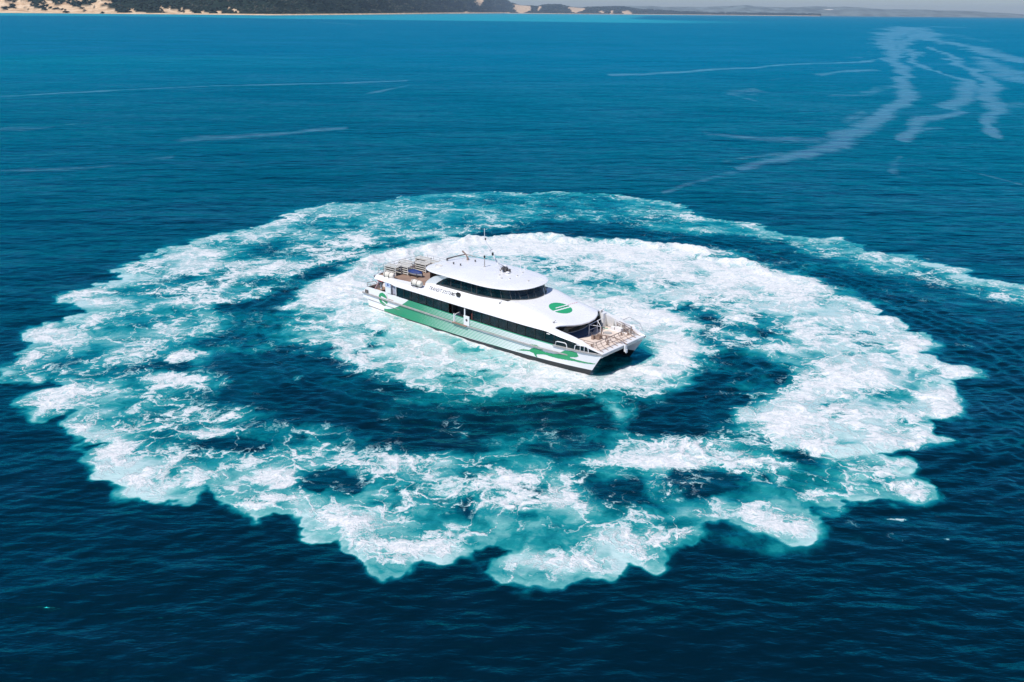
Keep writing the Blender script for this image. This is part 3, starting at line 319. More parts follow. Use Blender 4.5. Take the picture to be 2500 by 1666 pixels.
# ---- wave heights
spacing = np.repeat(np.gradient(ys)[:, None], NC, 1).ravel().astype(np.float32)
z = np.zeros(x.shape, np.float32)
wr = np.random.RandomState(5)
calm = np.ones(x.shape, np.float32); calm[near] = 1-0.55*np.clip(T, 0, 1)
wm = y < 420
xw, yw = x[wm], y[wm]; spw = spacing[wm]
zz = np.zeros(xw.shape, np.float32)
for i in range(70):
    lam = math.exp(wr.uniform(math.log(0.7), math.log(9.0))); th = wr.normal(R(-72), R(38)); k = 2*math.pi/lam
    amp = 0.0068*lam/(2*math.pi)*1.35*(1.15 if lam < 2.2 else 0.38)
    fade = np.clip(1.6-spw*3.2/lam, 0, 1)
    ph = wr.uniform(0, 6.283)+(0.9*np.sin(xw/17+i)+0.9*np.sin(yw/23+2*i))
    zz += amp*fade*np.sin(k*(xw*math.cos(th)+yw*math.sin(th))+ph)*1.9
z[wm] = zz
z *= calm
# concentric ripples thrown by the turning hull
cx0, cy0 = 2.0, 87.0
rr = np.hypot(nx-cx0, (ny-cy0)); ang = np.arctan2(ny-cy0, nx-cx0)
env = np.exp(-((dF-4.0)/4.0)**2)*(1-inF)
z[near] += 0.07*env*np.sin(2*math.pi*(dF+0.35*np.sin(ang*9))/1.7)*np.clip(1.6-spacing[near]*1.3, 0, 1)
# wash relief
ridge = np.exp(-((dF+1.2)/1.0)**2)*sst(ny, 96, 112)*0.6+np.exp(-((dF+1.0)/0.9)**2)*0.12
z[near] += inF*(0.16*(med-.5)*2+0.10*(fine-.5)*2)+ridge*inF*(0.6+0.8*med)+(1-inF)*np.clip(Fm, 0, 1)*(0.07*(fine-.3)+0.05*med)
z[near] += 0.05*hug*(0.5+fine)+0.30*wash*(fine+med-.7)
# the sea stays below the tunnel and foredeck of the ferry
hx = nx-(-2.28664); hy = ny-84.25029; ca, sa = math.cos(R(-41.4)), math.sin(R(-41.4))
bxl = hx*ca+hy*sa; byl = -hx*sa+hy*ca
inb = (np.abs(bxl) < 16) & (np.abs(byl) < 4.4)
zn = z[near]; zn[inb] = np.minimum(zn[inb], 0.06); z[near] = zn
V = np.stack([x, y, z], 1).astype(np.float32)
ii = (np.arange(NR-1)[:, None]*NC+np.arange(NC-1)[None, :]).ravel()
quads = np.stack([ii, ii+1, ii+NC+1, ii+NC], 1).astype(np.int32)
me = bpy.data.meshes.new('sea'); me.vertices.add(len(V)); me.vertices.foreach_set('co', V.ravel())
me.loops.add(quads.size); me.loops.foreach_set('vertex_index', quads.ravel())
me.polygons.add(len(quads)); me.polygons.foreach_set('loop_start', np.arange(0, quads.size, 4, dtype=np.int32)); me.polygons.foreach_set('loop_total', np.full(len(quads), 4, np.int32))
me.update(calc_edges=True); me.polygons.foreach_set('use_smooth', np.ones(len(quads), bool))
# shallows under the beach: a strip of pale water off the shore
SHORE = [(-400, 29), (0, 30.5), (150, 31.6), (300, 33), (500, 34.6), (700, 36.6), (900, 35.4), (1100, 33.4), (1230, 32.9), (1400, 34.3), (1700, 36.8)]
def px2ground(X, Yp): yy = CAM_H*FPX/max(Yp-(30.6+SLOPE*(X-1230)), 1.55); return ((X-1250)/FPX*yy, yy)
BAND = [(-400, 33), (0, 37), (300, 38.6), (500, 40.5), (700, 44.5), (900, 46.8), (1100, 48.8), (1300, 50.8), (1500, 53.6), (1620, 54.6), (1760, 55), (1950, 53), (1750, 50), (1600, 47), (1530, 44.5), (1560, 39), (1900, 40), (1950, 38.5)]
qy = CAM_H*FPX/np.maximum(y, 50); qx = x/np.maximum(y, 50)*FPX
def toq(L): return [(X-1250, (Yp-(30.6+SLOPE*(X-1230)))) for X, Yp in L]
farm = y > 1500
fxq = qx[farm]*0.04; fyq = qy[farm]+(fbm(x[farm]/900, y[farm]/2500, 4)-.5)*1.0
poly = [(a*0.04, b) for a, b in toq(SHORE)[:-1]+[(1650, 38.5)][:0]+toq(BAND)[::-1]]
dsh = poly_sd(fxq, fyq, [(a*0.04, b-3) for a, b in toq(SHORE)]+[(a*0.04, b) for a, b in toq(BAND)[::-1]])
shallow = np.zeros(x.shape, np.float32); shallow[farm] = 1-sst(dsh, -1.6, 0.35)
shallow *= 1-0.75*sst(x/np.maximum(y, 50)*FPX, 250, 560)
for nm, arr in (('shallow', shallow), ('foam', foam), ('aer', aer), ('slick', slick), ('core', core), ('clearw', clear)):
    a = me.attributes.new(nm, 'FLOAT', 'POINT'); a.data.foreach_set('value', arr.astype(np.float32))
sea = link(bpy.data.objects.new('sea', me)); tag(sea, kind='structure')

m, t, p = newmat('sea_water'); g = G(t)
pos = g.n('ShaderNodeNewGeometry').outputs['Position']
sep = g.n('ShaderNodeSeparateXYZ'); g.l(pos, sep.inputs[0]); px, py = sep.outputs[0], sep.outputs[1]
cmb = g.n('ShaderNodeCombineXYZ'); g.l(px, cmb.inputs[0]); g.l(py, cmb.inputs[1]); P2 = cmb.outputs[0]
aF, aT, aS, aC, aK = g.attr('foam'), g.attr('aer'), g.attr('slick'), g.attr('core'), g.attr('clearw')
# domain warp for the foam lace
w1 = g.vm('SCALE', g.vm('SUBTRACT', g.noise(P2, 0.22, 3, col=True), (0.5, 0.5, 0.5)), sc=5.0)
w2 = g.vm('SCALE', g.vm('SUBTRACT', g.noise(P2, 0.9, 4, 0.6, col=True), (0.5, 0.5, 0.5)), sc=1.5)
w3 = g.vm('SCALE', g.vm('SUBTRACT', g.noise(P2, 3.2, 3, 0.6, col=True), (0.5, 0.5, 0.5)), sc=0.30)
PW = g.vm('ADD', g.vm('ADD', g.vm('ADD', P2, w1), w2), w3)
big_ = g.noise(PW, 0.16, 4, 0.6); med_ = g.noise(PW, 0.55, 5, 0.6); fin_ = g.noise(PW, 2.6, 5, 0.7)
l1 = g.vor(PW, 0.30); l2 = g.vor(PW, 0.72); l3 = g.vor(PW, 1.9)
wid = g.lin(g.noise(P2, 0.5, 3), 0.3, 0.7, 0.25, 1.5)
def line(d, wv):  # 1 on the vein, 0 in the cell
    return g.m('POWER', g.m('SUBTRACT', 1.0, g.ss(d, 0.0, g.m('MULTIPLY', wid, wv))), 1.7)
brk = g.ss(g.noise(P2, 1.4, 4, 0.65), 0.38, 0.58)
def ridge_(sc, rough, pw, seed):
    o_ = g.vm('ADD', PW, (seed, seed*1.7, 0.0)); n_ = g.noise(o_, sc, 5, rough)
    return g.m('POWER', g.m('SUBTRACT', 1.0, g.m('MINIMUM', g.m('MULTIPLY', g.m('ABSOLUTE', g.m('SUBTRACT', n_, 0.5)), 5.5), 1.0)), pw)
web = g.m('MAXIMUM', g.m('MULTIPLY', line(l1, 0.13), g.m('ADD', g.m('MULTIPLY', brk, 0.5), 0.45)), g.m('MULTIPLY', line(l2, 0.18), g.m('ADD', g.m('MULTIPLY', brk, 0.5), 0.22)))
web = g.m('MAXIMUM', web, g.m('MULTIPLY', ridge_(0.26, 0.55, 2.2, 3.0), 0.95))
web = g.m('MAXIMUM', web, g.m('MULTIPLY', ridge_(0.75, 0.6, 2.0, 17.0), 0.70))
PA = g.n('ShaderNodeVectorMath', operation='MULTIPLY'); g.l(PW, PA.inputs[0]); PA.inputs[1].default_value = (0.42, 1.0, 1.0)
wisp = g.noise(PA.outputs[0], 0.75, 6, 0.62)
# wisps drawn out along the turn of the ferry (round the middle of the spiral)
cen = g.vm('SUBTRACT', PW, (2.0, 88.0, 0.0)); ln_ = g.n('ShaderNodeVectorMath', operation='LENGTH'); g.l(cen, ln_.inputs[0])
un_ = g.vm('SCALE', g.vm('NORMALIZE', cen), sc=8.0); cz_ = g.n('ShaderNodeCombineXYZ'); g.l(ln_.outputs['Value'], cz_.inputs[2])
wispF = g.noise(g.vm('ADD', un_, cz_.outputs[0]), 0.62, 6, 0.6)
fk_ = g.lin(aC, 0.0, 1.0, 0.45, 0.85)
wisp = g.m('ADD', g.m('MULTIPLY', wisp, g.m('SUBTRACT', 1.0, fk_)), g.m('MULTIPLY', wispF, fk_))
clump = g.m('ADD', g.m('MULTIPLY', wisp, 0.72), g.m('MULTIPLY', fin_, 0.28))
cl = g.lin(clump, 0.30, 0.70)
thr = g.lin(aF, 0.0, 1.1, 1.02, 0.10)
foW = g.ss(g.m('SUBTRACT', g.m('ADD', g.m('MULTIPLY', web, 0.76), g.m('MULTIPLY', cl, 0.36)), thr), -0.08, 0.36)
foC = g.m('MULTIPLY', g.ss(g.m('SUBTRACT', cl, g.lin(aF, 0.0, 1.0, 1.16, 0.22)), -0.12, 0.75), 0.92)
fo = g.m('MAXIMUM', foW, foC)
fo = g.m('MULTIPLY', fo, g.ss(aF, 0.02, 0.16))
fo = g.m('MULTIPLY', fo, g.m('SUBTRACT', 1.0, aK))
# milky aerated water under the surface
T2 = g.m('ADD', aT, g.m('MULTIPLY', g.m('MULTIPLY', g.m('SUBTRACT', g.m('ADD', g.m('MULTIPLY', big_, .5), g.m('MULTIPLY', med_, .5)), 0.5), 1.7), g.ss(aT, 0.02, 0.35)))
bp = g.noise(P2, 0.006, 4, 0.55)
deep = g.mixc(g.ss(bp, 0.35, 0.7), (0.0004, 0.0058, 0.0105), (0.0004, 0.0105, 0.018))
far_lift = g.ss(g.m('ADD', py, g.m('MULTIPLY', g.m('SUBTRACT', bp, 0.5), 220.0)), 90, 700)
deep = g.mixc(far_lift, deep, (0.0012, 0.036, 0.105))  # body colour painted lighter with distance, in place of the sky's reflection
# green shoal inshore on the left, and the turquoise shallows under the beach
e1 = g.m('ADD', g.lin(px, -357, 0, 612, 678, clamp=False), g.m('MULTIPLY', g.m('SUBTRACT', g.noise(P2, 0.01, 3), .5), 30))
shoal = g.m('MULTIPLY', g.ss(py, g.m('MULTIPLY', e1, 0.5), g.m('MULTIPLY', e1, 0.97)), g.m('SUBTRACT', 1.0, g.ss(py, g.m('MULTIPLY', e1, 0.985), g.m('MULTIPLY', e1, 1.02))))
shoal = g.m('MULTIPLY', shoal, g.m('SUBTRACT', 1.0, g.ss(px, -330, 40)))
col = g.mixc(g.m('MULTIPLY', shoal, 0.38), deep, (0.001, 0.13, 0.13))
shal = g.attr('shallow')
col = g.mixc(g.m('MULTIPLY', shal, 0.9), col, (0.035, 0.30, 0.33))
# colour of aerated water
T2 = g.m('ADD', T2, g.m('MULTIPLY', fo, 0.8))
acol = g.ramp(T2, [(0.0, (0.0, 0.012, 0.026)), (0.22, (0.0005, 0.040, 0.062)), (0.42, (0.001, 0.120, 0.140)), (0.60, (0.012, 0.235, 0.245)), (0.78, (0.13, 0.38, 0.37)), (1.0, (0.44, 0.60, 0.59))])
col = g.mixc(g.ss(T2, 0.03, 0.34), col, acol)
# thin film of sky reflection painted into the slicks, broken into fine streaks
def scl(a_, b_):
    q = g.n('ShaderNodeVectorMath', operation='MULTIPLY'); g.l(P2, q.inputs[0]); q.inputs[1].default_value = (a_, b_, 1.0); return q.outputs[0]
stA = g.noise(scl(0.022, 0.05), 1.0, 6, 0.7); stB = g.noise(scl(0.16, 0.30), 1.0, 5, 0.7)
sheen = g.ss(g.m('ADD', g.m('ADD', aS, g.m('MULTIPLY', g.m('SUBTRACT', stA, 0.5), 1.9)), g.m('MULTIPLY', g.m('SUBTRACT', stB, 0.5), 1.9)), 0.20, 1.0)
sheen = g.m('MULTIPLY', g.m('MULTIPLY', sheen, g.ss(aS, 0.02, 0.3)), 0.72)
col = g.mixc(g.m('MULTIPLY', sheen, 0.20), col, (0.30, 0.42, 0.56))
white = g.mixc(g.ss(fin_, 0.32, 0.62), (0.47, 0.545, 0.55), (0.75, 0.735, 0.73))
col = g.mixc(g.m('POWER', fo, 1.25), col, white)
foS = g.m('MAXIMUM', fo, g.m('MULTIPLY', g.ss(aT, 0.3, 1.0), 0.45))
# ripples
def stretch(rot, sx, sy):
    mp = g.n('ShaderNodeMapping'); g.l(P2, mp.inputs[0]); mp.inputs['Rotation'].default_value = (0, 0, R(rot)); mp.inputs['Scale'].default_value = (sx, sy, 1); return mp.outputs[0]
def crest(v): return g.m('SUBTRACT', 1.0, g.m('ABSOLUTE', g.m('MULTIPLY', g.m('SUBTRACT', v, 0.5), 2.0)))
h = g.m('MULTIPLY', g.m('SUBTRACT', crest(g.noise(stretch(14, 0.34, 1.0), 1.0, 4, 0.5)), 0.75), 0.095)
h = g.m('ADD', h, g.m('MULTIPLY', g.m('SUBTRACT', crest(g.noise(stretch(-18, 0.40, 1.0), 2.5, 3, 0.55)), 0.75), 0.032))
h = g.m('ADD', h, g.m('MULTIPLY', g.m('SUBTRACT', g.noise(stretch(5, 0.30, 1.0), 0.33, 3, 0.5), 0.5), 0.40))
h = g.m('ADD', h, g.m('MULTIPLY', g.m('SUBTRACT', g.noise(stretch(-8, 0.6, 1.0), 0.09, 4, 0.6), 0.5), 1.1))
h = g.m('ADD', h, g.m('MULTIPLY', g.m('SUBTRACT', g.noise(stretch(-4, 0.5, 1.0), 0.018, 3, 0.5), 0.5), 2.2))
amp = g.m('MULTIPLY', g.m('SUBTRACT', 1.0, g.m('MULTIPLY', g.ss(aS, 0.1, 0.9), 0.45)), g.m('SUBTRACT', 1.0, g.m('MULTIPLY', g.ss(aT, 0.0, 0.8), 0.5)))
h = g.m('MULTIPLY', h, amp)
hf = g.m('ADD', g.m('MULTIPLY', fo, 0.012), g.m('MULTIPLY', g.m('MULTIPLY', fin_, 0.07), fo))
h = g.m('ADD', h, hf)
nrm = g.bump(h, 1.0, 1.0)
t.nodes.remove(p)
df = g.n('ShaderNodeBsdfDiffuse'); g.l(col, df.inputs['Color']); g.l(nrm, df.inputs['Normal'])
gl = g.n('ShaderNodeBsdfGlossy'); g.l(nrm, gl.inputs['Normal']); gl.inputs['Roughness'].default_value = 0.20
# reflection with the red taken out of it, as behind a polarising filter; slicks reflect paler
rip = g.m('ADD', g.m('MULTIPLY', g.m('SUBTRACT', g.noise(stretch(8, 0.55, 1.0), 0.42, 5, 0.7), 0.5), 1.5), g.m('ADD', g.m('MULTIPLY', g.m('SUBTRACT', g.noise(stretch(-6, 0.5, 1.0), 0.05, 4, 0.6), 0.5), 0.9), g.m('MULTIPLY', g.m('SUBTRACT', g.noise(stretch(3, 0.5, 1.0), 0.009, 4, 0.6), 0.5), 0.7)))
tintc = g.mixc(g.ss(rip, -0.15, 0.45), (0.01, 0.84, 0.92), (0.14, 0.90, 1.0))
g.l(g.mixc(g.m('MULTIPLY', sheen, 0.9), tintc, (0.50, 0.98, 1.0)), gl.inputs['Color'])
fr_ = g.n('ShaderNodeFresnel'); fr_.inputs['IOR'].default_value = 1.333; g.l(nrm, fr_.inputs['Normal'])
Fr = g.m('MULTIPLY', fr_.outputs[0], g.m('ADD', 1.0, rip))
fk = g.m('MULTIPLY', g.m('MULTIPLY', g.m('DIVIDE', g.m('MULTIPLY', Fr, 3.0), g.m('ADD', 1.0, g.m('MULTIPLY', Fr, 4.0))), g.m('ADD', 1.0, g.m('MULTIPLY', sheen, 0.3))), g.m('SUBTRACT', 1.0, g.m('MULTIPLY', foS, 0.92)), clamp=True)
mx = g.n('ShaderNodeMixShader'); g.l(fk, mx.inputs[0]); g.l(df.outputs[0], mx.inputs[1]); g.l(gl.outputs[0], mx.inputs[2])
g.l(mx.outputs[0], t.nodes['Material Output'].inputs['Surface'])
me.materials.append(m)
# ================================================================== COAST, HILLS, FOREST
def hor(X): return 30.6+SLOPE*(X-1230)
def interp(L, X): return float(np.interp(X, [a for a, b in L], [b for a, b in L]))
SKYLINE = [(-500, -14), (0, -14), (600, -11), (880, -3), (1000, -1), (1100, -3), (1150, -2), (1168, 3.5), (1180, 0.5), (1200, 0), (1215, 1), (1232, 6), (1248, 13), (1262, 16), (1285, 17), (1300, 18.5), (1320, 15), (1342, 13.8), (1358, 16), (1375, 19.5), (1400, 21.5), (1430, 20.5), (1470, 19.5), (1500, 20), (1512, 21.5), (1530, 24), (1580, 26.5), (1700, 30), (1950, 35.5)]
Xs = np.concatenate([np.arange(-420, 1240, 4.0), np.arange(1240, 1952, 4.0)])
ss_ = np.concatenate([[0, 0.004, 0.010, 0.018, 0.028], np.linspace(0.04, 0.30, 22), [0.36, 0.45]])
rows = []; sand = []
rsn = np.random.RandomState(3)
for X in Xs:
    _, d0 = px2ground(X, interp(SHORE+[(1950, 39.2)], X)); top = interp(SKYLINE, X)
    r = []
    for s_ in ss_:
        dd = d0*(1+s_); ridge = (hor(X)-top)/FPX*d0*1.20+CAM_H
        u_ = min(1, max(0, (s_-0.010)/0.19)); prof = (u_*u_*(3-2*u_))**0.8
        nse = fbm(np.array([X/38.0+s_*9]), np.array([s_*26.0]), 4)[0]; n2 = fbm(np.array([X/9.0]), np.array([s_*50.0+4]), 3)[0]
        hgt = ridge*prof*(0.80+0.40*(nse-.5)*(1-u_**3)*2+0.2*u_)+ridge*0.05*(n2-.5)*min(1, s_/0.03)+0.4*min(1, s_/0.004)
        if s_ > 0.22: hgt *= 1-(s_-0.22)*1.6
        if s_ == 0: hgt = -1.0
        if X > 330 and 0 < s_ < 0.022: hgt = {0.004: 2.5, 0.010: 7.0, 0.018: 7.5}[s_]*d0/6500*(1 if X < 1240 else .4)
        hgt = max(hgt, -1.0 if s_ == 0 else 1.0)
        r.append(((X-1250)/FPX*dd, dd, hgt))
        # bare sand: cliffs on the left, blow-outs along the skyline
        sa = 0.0; ph = (hgt-CAM_H)/dd*FPX+CAM_H/d0*FPX; pn = fbm(np.array([(X+ph*1.6)/16.0]), np.array([(ph-X*0.25)/11.0]), 4)[0]
        if X < 330: sa = float(sst(np.array([pn+0.13-0.0065*max(0, ph-6)-max(0, X-180)*0.0009+(0.10 if ph < 8 else 0)]), .50, .55)[0])
        elif X < 620: sa = float(sst(np.array([pn-0.012*ph+0.06*(1-X/620.0)]), .50, .55)[0])
        if s_ <= 0.012: sa = 1.0
        elif s_ < 0.02 and X > 330: sa = 0.6
        for (bx, bw, s0, s1) in ((1168, 10, .09, .30), (1266, 19, .03, .24), (1388, 19, .05, .26), (1140, 8, -.03, .045), (1160, 7, -.03, .03), (1505, 11, .0, .10), (1470, 5, .03, .09), (1448, 5, .04, .09), (1305, 4, .08, .2), (1205, 4, -.02, .02)):
            if ((X-bx)/bw)**2+((s_-(s0+s1)/2)/((s1-s0)/2))**2+0.9*(pn-.5) < 1: sa = 1.0
        sand.append(sa)
    rows.append(r)
coast = MB().grid(rows)
mC, t_, p_ = newmat('coast_ground'); g = G(t_)
oc = g.n('ShaderNodeNewGeometry').outputs['Position']
sa_ = g.attr('sand'); nn = g.noise(oc, 0.02, 6, 0.7); nb = g.noise(oc, 0.004, 4, 0.6)
veg = g.ramp(nn, [(0.3, (0.003, 0.012, 0.012)), (0.6, (0.016, 0.032, 0.024)), (0.8, (0.04, 0.05, 0.035))])
sn = g.ramp(g.noise(oc, 0.012, 6, 0.7), [(0.25, (0.30, 0.17, 0.09)), (0.5, (0.62, 0.44, 0.27)), (0.75, (0.82, 0.66, 0.48))])
g.l(g.mixc(sa_, veg, sn), p_.inputs['Base Color']); p_.inputs['Roughness'].default_value = 0.95; p_.inputs['Specular IOR Level'].default_value = 0.1
co = coast.build('coast_hills', mC, None, smooth=True, angle=80); tag(co, kind='structure')
a_ = co.data.attributes.new('sand', 'FLOAT', 'POINT'); a_.data.foreach_set('value', np.array(sand, np.float32))
# forest canopy on the hills: many low clumps, one mass
rr_ = np.random.RandomState(9); nS = len(ss_)
ico = [Vector(v) for v in ((0, 0, 1), (.894, 0, .447), (.276, .851, .447), (-.724, .526, .447), (-.724, -.526, .447), (.276, -.851, .447), (.724, .526, -.447), (-.276, .851, -.447), (-.894, 0, -.447), (-.276, -.851, -.447), (.724, -.526, -.447))]
icf = [(0, 1, 2), (0, 2, 3), (0, 3, 4), (0, 4, 5), (0, 5, 1), (1, 6, 2), (2, 7, 3), (3, 8, 4), (4, 9, 5), (5, 10, 1), (6, 7, 2), (7, 8, 3), (8, 9, 4), (9, 10, 5), (10, 6, 1)]
ic = np.array([tuple(v) for v in ico], np.float32); icf = np.array(icf, np.int32)
rowsA = np.array(rows, np.float32); sandA = np.array(sand, np.float32).reshape(len(Xs), nS)
VV = []; FF = []; TN = []; cnt = 0
for k in range(15000):
    i = rr_.randint(0, len(Xs)-1) if rr_.rand() < .88 else rr_.randint(330, len(Xs)-1)
    j = 2+rr_.randint(0, nS-8); fu, fv = rr_.rand(), rr_.rand()
    if sandA[i, j]*(1-fv)+sandA[i, j+1]*fv > 0.45: continue
    p0 = (rowsA[i, j]*(1-fu)+rowsA[i+1, j]*fu)*(1-fv)+(rowsA[i, j+1]*(1-fu)+rowsA[i+1, j+1]*fu)*fv
    rad = p0[1]/FPX*rr_.uniform(1.3, 3.4)*(1.0 if p0[1] < 9000 else 0.8)
    q = ic*np.array([rad*rr_.uniform(.9, 1.5), rad*1.1, rad*rr_.uniform(.55, .95)])*(1+0.35*(rr_.rand(11, 1)-.5))
    VV.append(q+p0+np.array([0, 0, rad*0.25])); FF.append(icf+cnt*11); TN.append(np.full(11, rr_.rand())); cnt += 1
VV = np.concatenate(VV); FF = np.concatenate(FF); TN = np.concatenate(TN)
mF, t_, p_ = newmat('forest_leaf'); g = G(t_); oc = g.n('ShaderNodeNewGeometry').outputs['Position']
tn = g.attr('tone'); sx3 = g.n('ShaderNodeSeparateXYZ'); g.l(oc, sx3.inputs[0]); XN = sx3.outputs[0]; nb = g.noise(oc, 0.0016, 4, 0.6)
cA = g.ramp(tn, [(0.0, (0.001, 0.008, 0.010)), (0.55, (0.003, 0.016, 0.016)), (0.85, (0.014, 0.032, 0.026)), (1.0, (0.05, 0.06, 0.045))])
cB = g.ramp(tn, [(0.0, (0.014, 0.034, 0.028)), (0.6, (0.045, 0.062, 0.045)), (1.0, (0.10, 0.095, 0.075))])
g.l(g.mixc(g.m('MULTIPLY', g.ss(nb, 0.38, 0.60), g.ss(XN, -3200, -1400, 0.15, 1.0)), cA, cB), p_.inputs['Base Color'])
p_.inputs['Roughness'].default_value = 0.9; p_.inputs['Specular IOR Level'].default_value = 0.1
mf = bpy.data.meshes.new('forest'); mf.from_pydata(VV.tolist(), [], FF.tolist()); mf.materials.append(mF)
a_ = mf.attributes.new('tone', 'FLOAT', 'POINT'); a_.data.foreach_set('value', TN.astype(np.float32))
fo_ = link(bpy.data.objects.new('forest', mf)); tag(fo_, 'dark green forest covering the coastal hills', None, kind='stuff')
# distant range beyond the bay
FARL = [(1300, 22), (1400, 18.5), (1500, 16.5), (1560, 17.5), (1600, 19), (1650, 19.5), (1700, 18.5), (1740, 17), (1780, 15.5), (1800, 17.5), (1850, 20), (1900, 20), (1930, 18), (1950, 19), (1990, 19), (2000, 18.3), (2020, 20), (2050, 22), (2100, 24.5), (2170, 25), (2230, 27), (2300, 28), (2330, 31), (2370, 32.5), (2420, 36), (2500, 38), (2620, 40)]
rows = []; DF = 36000.0
for X in np.arange(1300, 2640, 6.0):
    hh = (hor(X)-interp(FARL, X))/FPX*DF*1.06+CAM_H
    n1 = fbm(np.array([X/30.0]), np.array([2.0]), 4)[0]
    rows.append([((X-1250)/FPX*DF*(1+s_), DF*(1+s_), max(-2.0, hh*q*(1+0.10*(n1-.5)))) for s_, q in ((0, -0.05), (0.004, 0.12), (0.02, 0.35), (0.04, 0.7), (0.06, 1.0), (0.09, 0.8), (0.12, 0.2))])
mD = simple('far_hill_hazed', (0.17, 0.21, 0.20), 0.95, var=0.2, nscale=0.002, spec=0.1)  # distance haze put into the colour as a paler tone
fh = MB().grid(rows).build('distant_hills', mD, None, smooth=True, angle=80); tag(fh, kind='structure')
Xd = 1987; dd = DF*1.008; hd = (hor(Xd)-30.5)/FPX*dd+CAM_H
sp_ = MB(); 
pl = [(Xd+12*math.cos(a)+2*math.sin(3*a), 20+16*math.sin(a)) for a in [i*math.pi/6 for i in range(12)]]
sp_.prism([((a-1250)/FPX*dd, hd+b-20) for a, b in pl], lambda q, o: (q[0], dd+1100+(q[1]-hd)*4+o, q[1]+95-0*o), 60)
tag(sp_.build('sand_blow', simple('pale_sand', (0.75, 0.68, 0.58), 0.9, spec=0.1), None), 'small white sand blow on the distant hazy hills', kind='structure')
# haze: one closed box round camera and scene
hz = MB().box((0, 0, 0), (2, 2, 2)); ho = hz.build('haze', [], None); ho.location = (0, 0, 249); ho.scale = (47000, 47000, 251); tag(ho, kind='stuff')
mh = bpy.data.materials.new('haze_air'); mh.use_nodes = True; nh = mh.node_tree; nh.nodes.remove(nh.nodes['Principled BSDF'])
pv = nh.nodes.new('ShaderNodeVolumePrincipled'); pv.inputs['Color'].default_value = (0.66, 0.84, 1.0, 1); pv.inputs['Density'].default_value = 1.7e-5; pv.inputs['Anisotropy'].default_value = 0.2
nh.links.new(pv.outputs[0], nh.nodes['Material Output'].inputs['Volume']); ho.data.materials.append(mh)
# ================================================================== FERRY
HD = R(-41.4); OX, OY = -2.28664, 84.25029
MBOAT = Matrix.Translation((OX, OY, 0)) @ Matrix.Rotation(HD, 4, 'Z')
white = simple('white_paint', (0.80, 0.80, 0.80), 0.28, var=0.03, nscale=0.35, coat=0.3)
green = simple('green_paint', (0.022, 0.34, 0.14), 0.35, var=0.05, nscale=0.5)
grey = simple('grey_paint', (0.36, 0.35, 0.34), 0.5, var=0.08)
dgrey = simple('dark_grey', (0.09, 0.085, 0.085), 0.6, var=0.1)
black = simple('black_rubber', (0.012, 0.013, 0.014), 0.5)
deckM = simple('brown_deck', (0.30, 0.205, 0.155), 0.85, var=0.10, nscale=1.2, spec=0.2, bump=0.003)
tanM = simple('tan_deck', (0.70, 0.59, 0.51), 0.85, var=0.06, nscale=1.0, spec=0.2, bump=0.003)
alu = simple('aluminium', (0.62, 0.62, 0.60), 0.35, metal=0.7, var=0.06)
aluw = simple('pale_aluminium', (0.70, 0.68, 0.62), 0.45, var=0.06)
bronze = simple('weathered_steel', (0.34, 0.25, 0.20), 0.45, metal=0.3, var=0.1)
cream = simple('cream_gelcoat', (0.80, 0.74, 0.64), 0.4, var=0.06, nscale=2)
blue = simple('blue_cover', (0.010, 0.035, 0.17), 0.6, var=0.15, bump=0.01)
red = simple('red_paint', (0.45, 0.05, 0.04), 0.5)
pink = simple('faded_pink', (0.62, 0.38, 0.38), 0.6)
seatM = simple('seat_fabric', (0.16, 0.035, 0.03), 0.8)
darkin = simple('cabin_interior', (0.02, 0.025, 0.028), 0.8)  # cabin dimness put into the colour, near black behind the glazing
textM = simple('letter_grey', (0.10, 0.10, 0.11), 0.5)
# tinted glazing: mostly opaque, a little see-through
glass, t_, p_ = newmat('tinted_glass'); g = G(t_); tc = g.n('ShaderNodeTexCoord').outputs['Object']
g.l(g.ramp(g.noise(tc, 0.8, 3), [(0.3, (0.003, 0.010, 0.014)), (0.7, (0.008, 0.028, 0.036))]), p_.inputs['Base Color'])
p_.inputs['Roughness'].default_value = 0.06; p_.inputs['Alpha'].default_value = 0.72; p_.inputs['Specular IOR Level'].default_value = 0.5
glassB, t_, p_ = newmat('blue_glass'); p_.inputs['Base Color'].default_value = (0.03, 0.06, 0.12, 1); p_.inputs['Roughness'].default_value = 0.1

# hull livery: white stern, green flank fading forward into stripes, white bow, black boot top
hullM, t_, p_ = newmat('hull_livery'); g = G(t_)
oc = g.n('ShaderNodeTexCoord').outputs['Object']; s_ = g.n('ShaderNodeSeparateXYZ'); g.l(oc, s_.inputs[0]); hx_, hy_, hz_ = s_.outputs
zz_ = g.m('DIVIDE', g.m('SUBTRACT', hz_, 0.40), 1.85, clamp=True)
swo = g.m('ADD', -11.6, g.m('MULTIPLY', 4.1, g.m('POWER', zz_, 0.62)))
isgreen = g.ss(g.m('SUBTRACT', hx_, swo), -0.02, 0.02)
